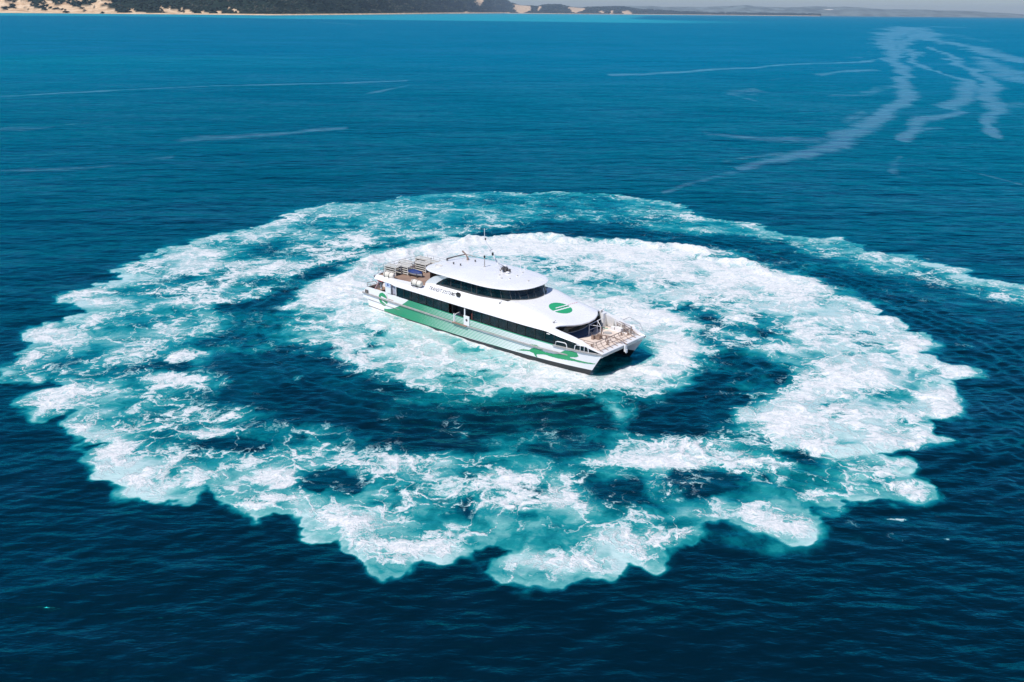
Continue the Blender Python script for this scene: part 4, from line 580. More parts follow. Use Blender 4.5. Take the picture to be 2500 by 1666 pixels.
# rear limit of the white bow follows the cat's hind legs
bowx = g.lin(hz_, 0.3, 2.2, 9.3, 12.6)
notbow = g.m('SUBTRACT', 1.0, g.ss(g.m('SUBTRACT', hx_, bowx), -0.03, 0.03))
def stripes(pitch_, z0):
    f = g.m('FRACT', g.m('DIVIDE', g.m('SUBTRACT', hz_, z0), pitch_))
    tri = g.m('ABSOLUTE', g.m('SUBTRACT', f, 0.5))      # 0 at stripe centre
    wd = g.lin(hx_, -8.0, 9.5, -0.06, 0.47, clamp=False)
    return g.m('SUBTRACT', 1.0, g.ss(g.m('SUBTRACT', tri, wd), -0.03, 0.03))
lowS = stripes(0.148, 0.22); upS = stripes(0.145, 1.60)
up = g.ss(hz_, 1.50, 1.51)
strp = g.m('ADD', g.m('MULTIPLY', lowS, g.m('SUBTRACT', 1, up)), g.m('MULTIPLY', g.m('MULTIPLY', upS, g.m('SUBTRACT', 1.0, g.ss(hz_, 2.15, 2.17))), up))
gr = g.m('MULTIPLY', g.m('MULTIPLY', isgreen, notbow), g.m('SUBTRACT', 1.0, strp))
wht = g.mixc(g.ss(g.noise(oc, 0.4, 5, .6), .35, .7), (0.82, 0.82, 0.83), (0.87, 0.87, 0.86))
# the green turns paler from the stern forward
gcol = g.mixc(g.ss(hx_, -11, 6), (0.012, 0.27, 0.13), (0.075, 0.40, 0.24))
cc = g.mixc(gr, wht, gcol)
boot = g.lin(hx_, -14, 15.4, 0.10, 0.60); boot = g.m('MAXIMUM', 0.13, g.m('MULTIPLY', boot, g.ss(hx_, -6, 15, 0.6, 1.0)))
cc = g.mixc(g.m('SUBTRACT', 1.0, g.ss(g.m('SUBTRACT', hz_, boot), -0.01, 0.01)), cc, (0.012, 0.016, 0.02))
g.l(cc, p_.inputs['Base Color']); p_.inputs['Roughness'].default_value = 0.3; p_.inputs['Coat Weight'].default_value = 0.2

ferry = empty('passenger_ferry', MBOAT)
tag(ferry, 'white and green catamaran passenger ferry turning inside its ring of foam', 'ferry')

def lerp(L, x): return float(np.interp(x, [a for a, b in L], [b for a, b in L]))
BD = [(-15.2, 3.95), (-10, 4.15), (0, 4.25), (8, 4.2), (12, 4.0), (14.5, 3.72), (16.4, 3.33)]      # half breadth at deck edge
BW = [(-15.2, 3.85), (-10, 4.05), (0, 4.15), (6.5, 4.02), (10.6, 3.86), (13, 3.6), (15.0, 3.21)]     # at waterline
def bd(x): return lerp(BD, x)
def yo(x, z):
    t = min(1, max(-0.4, z/2.2)); return lerp(BW, x-0.62*max(0, min(z, 2.3))*max(0, (x-12)/4.4))*(1-t)+bd(x)*t
def xstem(z): return 15.0+0.62*z
AFT = [(-0.8, -14.2), (0.5, -14.3), (0.56, -14.35), (0.86, -14.4), (0.9, -15.1), (1.45, -15.1), (1.8, -14.85), (2.15, -14.35), (2.3, -14.3)]
Zr = [-0.8, -0.3, 0, 0.15, 0.3, 0.5, 0.56, 0.86, 0.9, 1.2, 1.45, 1.6, 1.8, 2.0, 2.15, 2.26]
TT = np.linspace(0, 1, 46)
def ze(x): return lerp([(-15, 3.30), (10.6, 3.30), (12, 3.12), (14.5, 2.80), (16.4, 2.36)], x)      # eave over the lower windows
def zs(x): return lerp([(-15, 2.24), (11.6, 2.24), (16.4, 2.30)], x)
for sgn in (-1, 1):
    rows = []
    for z_ in Zr:
        xa, xs_ = lerp(AFT, z_), xstem(z_); row = []
        for t in TT:
            X_ = xa+(xs_-xa)*t; yy = yo(X_, z_)
            if z_ < 0: yy -= 0.25*(-z_)**1.5
            row.append((X_, sgn*yy, z_))
        rows.append(row)
    hb = MB().grid(rows)
    # inner side of the hull, meeting the outer side at the stem
    rows = []
    for z_ in [-0.8, 0, 0.6, 1.2, 1.9, 2.24]:
        xa, xs_ = lerp(AFT, min(z_, 2.1)), xstem(z_); row = []
        for t in TT:
            X_ = xa+(xs_-xa)*t; yy = yo(X_, z_); wdt = (1.9-0.3*(z_ < 0)+0.12*z_)*min(1, ((1-t)/0.30))**0.75
            row.append((X_, sgn*(yy-wdt), z_))
        rows.append(row)
    hb.grid(rows)
    # transom
    xa = [lerp(AFT, z_) for z_ in Zr]
    V = []; 
    for z_, a_ in zip(Zr, xa): V += [(a_, sgn*yo(a_, z_), z_), (a_, sgn*(yo(a_, z_)-1.9), z_)]
    hb.add(V, [(2*i, 2*i+1, 2*i+3, 2*i+2) for i in range(len(Zr)-1)])
    hb.build('hull', hullM, ferry, smooth=True, angle=28)
    # rub rail, gunwale strip at the bow, lower spray strip
    def strip(name, x0, x1, zf, hgt, out, mat, n=40):
        b = MB(); rows = []
        for i in range(n+1):
            X_ = x0+(x1-x0)*i/n; zc = zf(X_); y0 = yo(X_, zc); k = min(1, (n-i)/3+0.15)
            rows.append([(X_, sgn*(y0-0.03), zc-hgt/2), (X_, sgn*(y0+out*k), zc-hgt*0.35), (X_, sgn*(y0+out*k), zc+hgt*0.35), (X_, sgn*(y0-0.03), zc+hgt/2)])
        b.grid(rows); b.add(rows[0], [(0, 1, 2, 3)]); b.add(rows[-1], [(0, 1, 2, 3)])
        return b.build(name, mat, ferry)
    strip('rub_rail', -15.1, 13.0, lambda q: 1.47+0.10*max(0, q)/13, 0.17, 0.13, grey)
    strip('bow_fender', 11.5, 16.45, lambda q: 2.17+0.02*(q-11.5), 0.16, 0.10, grey, 20)
    strip('spray_strip', -14.3, -9.0, lambda q: 0.86, 0.06, 0.05, grey, 12)
    # recessed wall strip behind the panes, then the panes themselves
    xw = [-9.30+1.10*i for i in range(24)]
    b = MB(); rows = []
    for i in range(53):
        X_ = -9.4+25.8*i/52; e_ = bd(X_)-0.10
        rows.append([(X_, sgn*e_, zs(X_)-0.02), (X_, sgn*(e_-0.02), ze(X_)+0.02)])
    # interior backing wall, well inboard, and floor
    bi = MB(); rows2 = [[(r_[0][0], sgn*(abs(r_[0][1])-1.5), 1.6), (r_[0][0], sgn*(abs(r_[0][1])-1.5), 3.4)] for r_ in rows if r_[0][0] < 12]
    bi.grid(rows2); bi.build('inner_wall', darkin, ferry)
    sf = MB()
    for i in range(19):
        X_ = -7.0+i*0.95
        if -1.4 < X_ < 1.2: continue
        sf.box((X_, sgn*3.3, 2.15), (0.45, 1.3, 0.12)); sf.box((X_-0.22, sgn*3.3, 2.45), (0.12, 1.3, 0.62))
    tag(sf.build('seat_rows', seatM, ferry), kind='stuff')
    for i, x0 in enumerate(xw[:-1]):
        x1 = xw[i+1]-0.05
        if -1.2 < (x0+x1)/2 < 1.2 and sgn < 0: continue
        x1 = min(x1, 16.3)
        if x0 > 16: continue
        n_ = 3; b = MB(); rr2 = []
        for k in range(n_+1):
            X_ = x0+(x1-x0)*k/n_; rr2.append([(X_, sgn*(bd(X_)-0.07), zs(X_)), (X_, sgn*(bd(X_)-0.09), ze(X_))])
        b.grid(rr2); b.grid([[(q[0], q[1]-sgn*0.03, q[2]) for q in r_] for r_ in rr2]); b.build('window', glass, ferry, smooth=True)
    for i, x0 in enumerate(xw):
        if x0 > 15.9 or (-0.9 < x0 < 1.0 and sgn < 0): continue
        X_ = x0-0.025; MB().box((X_, sgn*(bd(X_)-0.075), (zs(X_)+ze(X_))/2), (0.07, 0.06, ze(X_)-zs(X_)-0.01)).build('mullion', black, ferry)
    # facia above the windows: slopes in to the edge of the superstructure, runs to the bow as the bulwark
    def zcap(x): return lerp([(10.6, 3.62), (11.5, 3.45), (12.8, 3.25), (13.9, 3.02), (14.8, 2.76), (16.35, 2.40)], x)
    rows = []
    for i in range(25):
        X_ = 11.0+(16.42-11.0)*i/24; e_ = bd(X_); ws = 0.45*min(1, (16.6-X_)/2.5); zc_ = zcap(X_); lean = 0.22*min(1, (16.9-X_)/3)
        rows.append([(X_, sgn*(e_-0.05), ze(X_)-0.02), (X_, sgn*(e_+0.01), ze(X_)), (X_, sgn*(e_-lean), zc_), (X_, sgn*(e_-lean-ws), zc_+0.01), (X_, sgn*(e_-lean-ws), max(2.06, zc_-0.15)), (X_, sgn*(e_-0.35*min(1, (16.6-X_)/2.5)), 2.05)])
    MB().grid(rows).build('bulwark', white, ferry, smooth=True, angle=30)
    if sgn > 0:
        for X_ in (11.9, 12.9, 13.9, 14.9):
            e_ = bd(X_); MB().box((X_, e_-0.62, (zcap(X_)+2.1)/2), (0.09, 0.20, zcap(X_)-2.1-0.05)).build('bulwark_frame', aluw, ferry)
        for k_, dz in enumerate((0.25, 0.55)):
            b = MB(); b.tube([(X_, bd(X_)-0.50, zcap(X_)-dz) for X_ in np.linspace(11.7, 14.6, 8)], 0.035, 5, 0); b.build('stringer', bronze, ferry)
    # hoop rails outboard of the bow gunwale
    for (xa_, xb_, hh) in ((11.75, 13.0, 0.42), (13.75, 15.15, 0.55)):
        y_ = lambda q: sgn*(yo(q, 2.2)+0.04)
        zb = 2.24
        b = MB(); b.tube([(xa_, y_(xa_), zb), (xa_+0.08, y_(xa_), zb+hh*0.8), (xa_+0.25, y_(xa_), zb+hh), (xb_-0.25, y_(xb_), zb+hh), (xb_-0.08, y_(xb_), zb+hh*0.8), (xb_, y_(xb_), zb)], 0.045, 6)
        if hh > .5:
            for q in (0.42, 0.7): xq = xa_+(xb_-xa_)*q; b.tube([(xq, y_(xq), zb), (xq, y_(xq), zb+hh)], 0.03, 5)
        b.build('hoop_rail', white, ferry)

# bridge deck between the hulls
b = MB(); b.box((0.4, 0, 1.35), (28.0, 5.2, 0.5)); b.build('bridge_deck', white, ferry)
# bow beam across the stems
rows = []
for y_ in np.linspace(-3.34, 3.34, 15):
    rows.append([(15.2, y_, 1.98), (16.15+0.02, y_, 1.90), (16.44, y_, 2.30), (16.44, y_, 2.36), (15.7, y_, 2.38), (15.5, y_, 2.12)])
MB().grid(rows).build('bow_beam', white, ferry, smooth=True, angle=25)
b = MB(); b.box((16.50, 0.05, 2.05), (0.16, 0.30, 0.62)); b.box((16.62, 0.05, 1.80), (0.10, 0.22, 0.32)); b.build('bow_roller', white, ferry)
# foredeck
rows = [[(X_, y_, 2.10) for y_ in np.linspace(-(bd(X_)-0.45), bd(X_)-0.45, 9)] for X_ in np.linspace(10.0, 15.75, 12)]
MB().grid(rows).build('foredeck', tanM, ferry)
def disc(name, c, rx_, ry_, mat, h=0.03):
    b = MB(); V = [(c[0]+rx_*math.cos(a)*1.0, c[1]+ry_*math.sin(a), c[2]+q) for q in (0, h) for a in [i*math.pi/8 for i in range(16)]]
    b.add(V, [tuple(range(16, 32)), tuple(range(16))[::-1]]+[(i, (i+1) % 16, 16+(i+1) % 16, 16+i) for i in range(16)]); return b.build(name, mat, ferry)
disc('deck_hatch', (13.1, 2.1, 2.102), 0.42, 0.34, grey); disc('deck_hatch', (12.9, 0.6, 2.102), 0.45, 0.36, grey)
b = MB(); b.box((13.35, 0.2, 2.25), (0.6, 0.55, 0.28)); b.lathe((13.45, 0.25, 2.48), [(0.10, -0.12), (0.17, -0.10), (0.10, 0), (0.17, 0.10), (0.12, 0.14)], 10, 'Y'); b.box((13.1, -0.25, 2.3), (0.25, 0.2, 0.4)); b.build('windlass', bronze, ferry)
MB().tube([(13.2, 0.9, 2.1), (13.22, 0.9, 3.05)], 0.055, 8).build('jack_post', bronze, ferry)
MB().tube([(13.5, 0.25, 2.45), (14.3, 0.22, 2.62), (15.2, 0.18, 2.68), (16.0, 0.12, 2.60), (16.66, 0.06, 2.42)], 0.05, 7).build('anchor_shank', bronze, ferry)
for (bx_, by_) in ((14.9, -0.5), (14.6, 0.0), (14.2, -1.9), (14.4, 2.4), (13.9, 0.75), (14.8, 2.9)):
    b = MB(); b.lathe((bx_, by_, 2.1), [(0.13, 0), (0.13, 0.03), (0.08, 0.05), (0.08, 0.2), (0.12, 0.23), (0.1, 0.27)], 10); b.build('bollard', bronze, ferry)
b = MB(); b.box((13.7, 3.05, 2.32), (0.75, 0.4, 0.42), rz=-0.1); b.box((13.0, 3.1, 2.28), (0.4, 0.35, 0.34)); b.build('deck_locker', white, ferry)
# leaning bow rail: top rail, mid rails and each stanchion
YT = np.linspace(-2.75, 2.75, 9)
def railpt(y_, f): return Vector((16.20-0.95*math.sin(f*math.pi/2)**0.9*1.0, y_*(1.04-0.06*f), 2.38+0.62*(1-math.cos(f*math.pi/2))*0.6+0.62*f*0.4))
for f in (1.0, 0.72, 0.45, 0.2):
    MB().tube([railpt(y_, f) for y_ in np.linspace(-2.9, 2.9, 9)], 0.035 if f == 1 else 0.018, 6).build('top_rail' if f == 1 else 'mid_rail', bronze, ferry)
for y_ in YT: MB().tube([railpt(y_, f) for f in (0, .2, .4, .6, .8, 1)], 0.032, 6).build('stanchion', bronze, ferry)
for sgn in (-1, 1):
    for dz in (0, -0.2, -0.38):
        MB().tube([(15.25+0.3*abs(dz), sgn*2.85, 3.0+dz), (14.2, sgn*3.05, 3.05+dz), (13.2, sgn*3.25, 3.1+dz)], 0.028, 5).build('side_rail', bronze, ferry)
    for X_ in (13.3, 14.2, 15.1): MB().tube([(X_, sgn*(2.85+0.4*(15.25-X_)/2), 3.02), (X_, sgn*(2.95+0.4*(15.25-X_)/2), 2.1)], 0.028, 5).build('stanchion', bronze, ferry)
b = MB()
b.tube([(13.3, 4.15, 2.9), (14.0, 4.2, 3.35), (15.3, 4.05, 3.05), (15.9, 3.75, 2.5)], 0.028, 6); b.tube([(14.2, 4.05, 2.9), (15.2, 3.95, 2.85), (15.7, 3.7, 2.5)], 0.02, 5)
b.build('outboard_hoop', alu, ferry)
# boarding gate frame standing on the foredeck
b = MB()
gp = [(12.15, 0.30), (12.15, 1.75), (12.75, 0.35)]
b.tube([(12.2, 0.35, 2.1), (12.2, 0.35, 3.15), (12.25, 1.55, 3.25), (12.25, 1.55, 2.1)], 0.045, 6); b.tube([(12.2, 0.35, 3.15), (12.95, 1.1, 2.95), (12.25, 1.55, 3.25)], 0.035, 6)
b.tube([(12.25, 1.55, 3.25), (12.1, 2.7, 3.2)], 0.035, 6); b.tube([(12.95, 1.1, 2.95), (12.95, 1.1, 2.1)], 0.035, 6); b.tube([(12.2, .35, 2.6), (12.25, 1.55, 2.65)], 0.025, 5)
b.build('gate_frame', white, ferry)

# ---------------- superstructure shell (shoulders and sloping foredeck canopy)
def zc(x): return lerp([(-6, 4.45), (2, 4.50), (6.2, 4.62), (7.5, 4.38), (9, 4.08), (10.5, 3.80), (12.5, 3.56)], x)
def shell(x, y):
    e_ = bd(x); s1 = lerp([(-6, 1.0), (5, 1.05), (8, 1.6), (12.4, 1.8)], x); s2 = min(1, max(0, (e_-abs(y))/s1))
    zt = zc(x)+0.05*(1-(y/e_)**2); z0 = ze(x)+0.0
    return z0+(zt-z0)*(1-(1-s2)**1.9)
def xfront(y): return 12.45-1.35*(abs(y)/3.0)**2.2 if abs(y) < 3.0 else 11.1
cols = [-1, -.985, -.96, -.92, -.87, -.82, -.77, -.7, -.6, -.45, -.25, 0, .25, .45, .6, .7, .77, .82, .87, .92, .96, .985, 1]
rows = []
for i in range(41):
    t = i/40; r = []
    for c_ in cols:
        X0 = -5.45+(11.1+5.45)*t; y_ = c_*bd(min(X0, 11.1)); X_ = -5.45+(xfront(y_)+5.45)*t; y2 = c_*bd(X_ if X_ < 11.1 else 11.1)
        r.append((X_, y2, shell(min(X_, 12.45), y2)))
    rows.append(r)
b = MB().grid(rows)
# folded edge round the canopy front
fr = rows[-1]; b.grid([fr, [(q[0]+0.03, q[1], q[2]-0.05) for q in fr], [(q[0]-0.02, q[1], q[2]-0.16) for q in fr], [(q[0]-0.4, q[1], q[2]-0.17) for q in fr]])
af = rows[0]; b.grid([af, [(q[0], q[1], min(q[2], 3.66)) for q in af]])
for sgn in (-1, 1): pass
b.build('superstructure', white, ferry, smooth=True, angle=35)
# front bulkhead below the canopy: coaming with the soffit's shade painted in as dark grey, dark glazing, bluish raked lower panel
def arc(dx, z_, n=17, hw=3.25): return [(xfront(y_)-dx, y_, z_ if not callable(z_) else z_(y_)) for y_ in np.linspace(-hw, hw, n)]
MB().grid([arc(0.15, 3.40), arc(0.75, 3.12)]).build('front_coaming', dgrey, ferry, smooth=True)
MB().grid([arc(0.75, 3.12), arc(0.95, 2.62)]).build('front_windscreen', glass, ferry, smooth=True)
MB().grid([arc(0.95, 2.62), arc(0.30, 2.10)]).build('lower_panel', glassB, ferry, smooth=True)
MB().grid([arc(0.92, 2.63), arc(0.88, 2.60)]).build('sill', white, ferry)
b = MB(); b.box((11.75, 3.2, 2.8), (0.30, 0.5, 1.4)); b.build('pillar', white, ferry)
b = MB(); b.box((11.35, 2.75, 2.75), (0.05, 0.6, 1.2)); b.build('cabin_door', simple('door_glass', (0.30, 0.42, 0.42), 0.2), ferry)
# ---------------- aft side facia, upper deck
for sgn in (-1, 1):
    rows = []
    for i in range(25):
        X_ = -13.0+(7.55)*i/24; e_ = bd(X_); inn = lerp([(-13, 0.50), (-10, 0.80), (-7.8, 1.15), (-5.45, 1.2)], X_)
        zt = 3.30 if X_ > -9.6 else lerp([(-13, 3.42), (-10.2, 3.42), (-9.6, 3.30)], X_)
        rows.append([(X_, sgn*(e_-0.05), zt-0.02), (X_, sgn*e_, zt), (X_, sgn*(e_-0.10), 3.56), (X_, sgn*(e_-0.30), 3.74), (X_, sgn*(e_-inn), 3.80), (X_, sgn*(e_-inn-0.02), 3.60)])
    b = MB().grid(rows); b.add(rows[0], [(0, 1, 2, 3, 4, 5)]); b.build('side_facia', white, ferry, smooth=True, angle=25)
    # blank wall, door recess and pillar aft of the windows
    MB().box((-10.75, sgn*4.02, 2.86), (0.85, 0.10, 1.16)).build('pillar_panel', white, ferry)
    MB().box((-10.75, sgn*4.075, 3.18), (0.80, 0.02, 0.45)).build('sign_panel', simple('pale_blue', (0.42, 0.50, 0.68), 0.4), ferry)
    MB().prism([(0, .16), (.06, .02), (.12, -.05), (.03, -.16), (-.08, -.12), (-.10, .05)], lambda q, o: (-10.72+q[0], sgn*(4.09+o), 3.22+q[1]), 0.01).build('sign_emblem', blue, ferry)
    MB().box((-9.86, sgn*3.80, 2.78), (0.92, 0.06, 1.06)).build('side_door', simple('shade_grey', (0.42, 0.43, 0.50), 0.5), ferry)
    MB().box((-9.42, sgn*3.98, 2.78), (0.06, 0.30, 1.06)).build('door_jamb', white, ferry)
b = MB(); b.grid([[(-13.1+0.55*(1-(y_/4)**2)*-1, y_, 3.62), (-5.2, y_, 3.62)] for y_ in np.linspace(-3.7, 3.7, 13)]); b.grid([[(-13.1+0.55*(1-(y_/4)**2)*-1, y_, 3.42), (-5.2, y_, 3.42)] for y_ in np.linspace(-3.9, 3.9, 13)])
b.build('upper_deck', deckM, ferry)
b = MB(); b.grid([[(-13.12-0.55*(1-(y_/4)**2), y_, 3.40), (-13.18-0.55*(1-(y_/4)**2), y_, 3.72)] for y_ in np.linspace(-3.9, 3.9, 17)]); b.grid([[(-13.12-0.55*(1-(y_/4)**2), y_, 3.72), (-12.95-0.55*(1-(y_/4)**2), y_, 3.73)] for y_ in np.linspace(-3.9, 3.9, 17)]); b.build('aft_coaming', white, ferry)
for y_ in (-3.4, 3.4): MB().box((-12.6, y_, 2.8), (0.16, 0.16, 1.2), ry=0.75*0).build('deck_pillar', white, ferry)
MB().tube([(-13.25, -3.75, 2.15), (-12.35, -3.8, 3.35)], 0.07, 6).build('stair_stringer', pink, ferry)
MB().tube([(-13.25, -3.0, 2.15), (-12.35, -3.05, 3.35)], 0.07, 6).build('stair_stringer', aluw, ferry)
for k in range(6): MB().box((-13.15+0.16*k, -3.4, 2.22+0.21*k), (0.22, 0.7, 0.04)).build('stair_tread', bronze, ferry)
MB().tube([(-12.6, -3.98, 3.36), (-11.6, -4.02, 3.34)], 0.06, 6).build('lifebelt_rail', red, ferry)
# aft main deck
MB().box((-12.2, 0, 1.78), (5.2, 7.4, 0.08)).build('aft_deck', deckM, ferry)
MB().box((-9.42, 0, 2.7), (0.08, 7.6, 1.4)).build('aft_bulkhead', dgrey, ferry)
MB().box((-9.5, -1.5, 2.6), (0.06, 1.0, 1.2)).build('aft_door', darkin, ferry)
for sgn in (-1, 1):
    # aft bulwark panel (closes the deck), mooring notch and small stern rails
    MB().box((-11.9, sgn*3.75, 1.95), (4.9, 0.08, 0.40)).build('inner_bulwark', white, ferry)
    b = MB(); b.tube([(-14.35, sgn*3.9, 2.15), (-14.35, sgn*3.9, 2.65), (-14.1, sgn*3.0, 2.7), (-14.1, sgn*2.5, 2.15)], 0.03, 6); b.tube([(-14.35, sgn*3.9, 2.4), (-14.1, sgn*3.0, 2.42)], 0.02, 5); b.build('stern_rail', bronze, ferry)
    b = MB(); b.box((-14.35, sgn*4.03, 1.72), (0.50, 0.03, 0.34)); b.build('mooring_recess', dgrey, ferry)
    b = MB(); b.lathe((-14.35, sgn*4.04, 1.56), [(0.05, 0), (0.05, 0.2), (0.08, 0.24)], 8); b.build('cleat', bronze, ferry)
for k in range(3):
    MB().tube([(-14.3, -2.4+0.0, 1.9+0.25*k), (-14.3, 2.4, 1.9+0.25*k)], 0.022, 5).build('stern_gate_bar', alu, ferry)
for k in range(7): MB().tube([(-14.3, -2.4+0.8*k, 1.75), (-14.3, -2.4+0.8*k, 2.45)], 0.022, 5).build('stern_gate_post', alu, ferry)
for k in range(6):   # aft deck seats under the overhang
    b = MB(); b.box((-11.2, -2.6+k*1.0, 2.15), (0.5, 0.8, 0.08)); b.box((-10.95, -2.6+k*1.0, 2.45), (0.08, 0.8, 0.55)); b.box((-11.2, -2.6+k*1.0, 1.95), (0.1, 0.5, 0.35)); b.build('seat', dgrey, ferry)
# swim step at each stern
for sgn in (-1, 1): MB().box((-14.75, sgn*2.95, 0.98), (0.7, 1.75, 0.10)).build('swim_step', aluw, ferry)

# ---------------- side boarding gate amidships (near side)
b = MB(); b.box((0.05, -3.95, 1.50), (2.0, 0.85, 0.06)); b.box((0.05, -4.35, 1.50), (1.9, 0.22, 0.09)); b.build('boarding_platform', deckM, ferry)
b = MB(); b.prism([(-0.62, 1.55), (-0.62, 2.26), (-0.54, 2.36), (-0.02, 2.42), (-0.02, 1.55)], lambda q, o: (-0.70, -4.28+(q[0]+0.62)*1.3+0.0, q[1]) if o == 0 else (-0.62, -4.28+(q[0]+0.62)*1.3, q[1]), 1); b.build('gate_leaf', white, ferry)
b = MB(); b.box((-0.78, -4.27, 1.95), (0.10, 0.09, 0.90)); b.build('gate_post', white, ferry)
b = MB(); b.box((0.95, -4.28, 2.05), (0.75, 0.06, 0.98)); b.box((0.70, -4.26, 2.86), (0.14, 0.07, 0.70)); b.build('gate_leaf', white, ferry)
MB().lathe((0.98, -4.315, 2.12), [(0.13, 0), (0.13, -0.02), (0.09, -0.03)], 12, 'Y').build('gate_emblem', dgrey, ferry)
MB().box((0, -3.50, 2.40), (2.2, 0.05, 1.75)).build('entry_recess', darkin, ferry)
MB().box((-1.14, -3.8, 2.75), (0.05, 0.7, 1.0)).build('recess_side', darkin, ferry)

# ---------------- upper cabin
def plan(a, hw, nose, x0, k=1.0):
    """outline of the cabin: straight sides from x0, rounded nose"""
    pass
def outline(hw, nose, xs0, xa, n=20, p=2.3):
    pts = []
    for i in range(9): pts.append((xa+(xs0-xa)*i/8, -hw))
    for i in range(1, 2*n):
        a = -math.pi/2+math.pi*i/(2*n); c_, s_ = math.cos(a), math.sin(a)
        pts.append((xs0+(nose-xs0)*abs(c_)**(2/p), hw*math.copysign(abs(s_)**(2/p), s_)))
    for i in range(9): pts.append((xs0-(xs0-xa)*i/8, hw))
    return pts
bot = outline(3.32, 6.45, 1.4, -4.25); top = outline(3.28, 5.95, 1.4, -4.25)
def zwb(x): return lerp([(-4.3, 4.42), (-2, 4.44), (0.9, 4.46), (2.6, 4.62), (6.5, 4.66)], x)
# glazing panes
NPT = len(bot); breaks = [0, 1, 3, 4, 6, 7, 8, 10, 12, 14, 17, 20, 23, 25, 28, 31, 34, 36, 38, 40, 41, 43, 44, 46, 47, 49, NPT-1]
breaks = sorted(set(min(q, NPT-1) for q in [0, 1, 3, 5, 7, 8, 12, 15, 18, 21, 24, 27, 30, 33, 36, 40, 43, 47, 48, 50, 52, 54, 55, NPT-1]))
def ztop(x): return lerp([(-4.3, 4.42), (-4.1, 4.60), (-3.7, 4.86), (-3.2, 5.16), (-2.7, 5.40), (-2.2, 5.53), (-1.8, 5.58), (7, 5.60)], x)
def fine_pts(i0, i1, L, m=4):
    out = []
    for i in range(i0, i1):
        for k in range(m):
            out.append((L[i][0]+(L[i+1][0]-L[i][0])*k/m, L[i][1]+(L[i+1][1]-L[i][1])*k/m))
    out.append(L[i1]); return out
for i0, i1 in zip(breaks[:-1], breaks[1:]):
    A_, B_ = fine_pts(i0, i1, bot), fine_pts(i0, i1, top)
    rws = [[(a[0], a[1], zwb(a[0])), (b_[0], b_[1]*1.0, ztop(b_[0]))] for a, b_ in zip(A_, B_)]
    MB().grid(rws).build('cabin_window', glass, ferry, smooth=True)
    if 0 < i0 < NPT-1:
        a, b_ = bot[i0], top[i0]
        MB().tube([(a[0], a[1]*1.004, zwb(a[0])), (b_[0], b_[1]*1.004, ztop(b_[0]))], 0.03, 4).build('window_post', dgrey, ferry)
for L_, zf_, nm, r_ in ((bot, zwb, 'window_sill', 0.035),):
    MB().tube([(a[0], a[1]*1.005, zf_(a[0])+0.01) for a in L_], r_, 5).build(nm, dgrey, ferry)
# white quarter fins, aft cabin wall, interior
for sgn in (-1, 1):
    out_ = [(-5.6, 4.30), (-5.45, 4.52), (-5.0, 4.88), (-4.4, 5.24), (-3.8, 5.46), (-3.1, 5.56), (-1.8, 5.60)]
    inn_ = [(-4.25, 4.42), (-4.1, 4.60), (-3.7, 4.86), (-3.2, 5.16), (-2.7, 5.40), (-2.2, 5.53), (-1.8, 5.58)]
    b = MB(); rws = [[(a[0], sgn*3.42, a[1]), (a[0], sgn*3.50, a[1]), (c_[0], sgn*3.34, c_[1])] for a, c_ in zip(out_, inn_)]
    b.grid(rws); b.add([(-5.6, sgn*3.5, 4.30), (-4.25, sgn*3.34, 4.42), (-4.25, sgn*3.3, 4.1), (-5.6, sgn*3.5, 4.1)], [(0, 1, 2, 3)])
    b.build('quarter_fin', white, ferry, smooth=True, angle=40)
    sf = MB()
    for i in range(6): sf.box((-3.4+i*0.9, sgn*2.5, 4.72), (0.4, 1.2, 0.1)); sf.box((-3.6+i*0.9, sgn*2.5, 5.0), (0.1, 1.2, 0.5))
    tag(sf.build('seat_rows', seatM, ferry), kind='stuff')
MB().grid([[(-5.0, y_, 3.6), (-5.0, y_, 5.62)] for y_ in (-3.4, 3.4)]).build('aft_cabin_wall', simple('brown_wall', (0.10, 0.06, 0.05), 0.6), ferry)
MB().box((-5.05, -2.9, 4.6), (0.08, 0.12, 2.0)).build('door_frame', white, ferry)
MB().box((0.2, 0, 4.62), (9.8, 5.9, 0.05)).build('cabin_floor', darkin, ferry)
MB().box((1.5, 0, 5.1), (1.0, 4.5, 0.95)).build('cabin_partition', darkin, ferry)
# helm console, pale, seen through the windscreen
b = MB(); b.box((4.6, 0.4, 4.85), (0.7, 3.0, 0.42)); b.box((4.75, -0.9, 5.05), (0.3, 0.5, 0.25)); b.build('helm_console', grey, ferry)
for (wx_, wy_, a_) in ((5.15, -2.0, .5), (6.2, -0.5, .2), (6.3, 0.9, .15)):
    MB().tube([(wx_+0.10, wy_-0.06, 4.66), (wx_-0.22, wy_+0.12+a_*.3, 5.25)], 0.025, 5).build('wiper', white, ferry)
# roof slab: cambered, rounded both ends
ro = []
N_ = 64
for i in range(N_):
    a = 2*math.pi*i/N_; c_, s_ = math.cos(a), math.sin(a)
    if c_ >= 0: X_ = 1.6+4.75*abs(c_)**(2/2.15)
    else: X_ = -2.2-4.55*abs(c_)**(2/3.6)
    p_s = 2/2.6 if c_ >= 0 else 2/3.6
    ro.append((X_, 3.68*math.copysign(abs(s_)**p_s, s_)))
rws = []
for f, dz in ((0.90, -0.085), (0.985, -0.08), (1.0, -0.06), (1.0, -0.025), (0.985, 0.0), (0.95, 0.03), (0.85, 0.07), (0.65, 0.12), (0.4, 0.16), (0.15, 0.175), (0.0, 0.18)):
    cx_ = -0.1; rws.append([((X_-cx_)*f+cx_, y_*f, 5.72+dz) for X_, y_ in ro+[ro[0]]])
b = MB().grid(rws); b.add([q for q in rws[0][:-1]], [tuple(range(N_))]); b.build('roof', white, ferry, smooth=True, angle=50)
def zroof(x, y): return 5.74+0.16*(1-min(1, max(abs(y)/3.7, abs(x+.1)/6.5)))
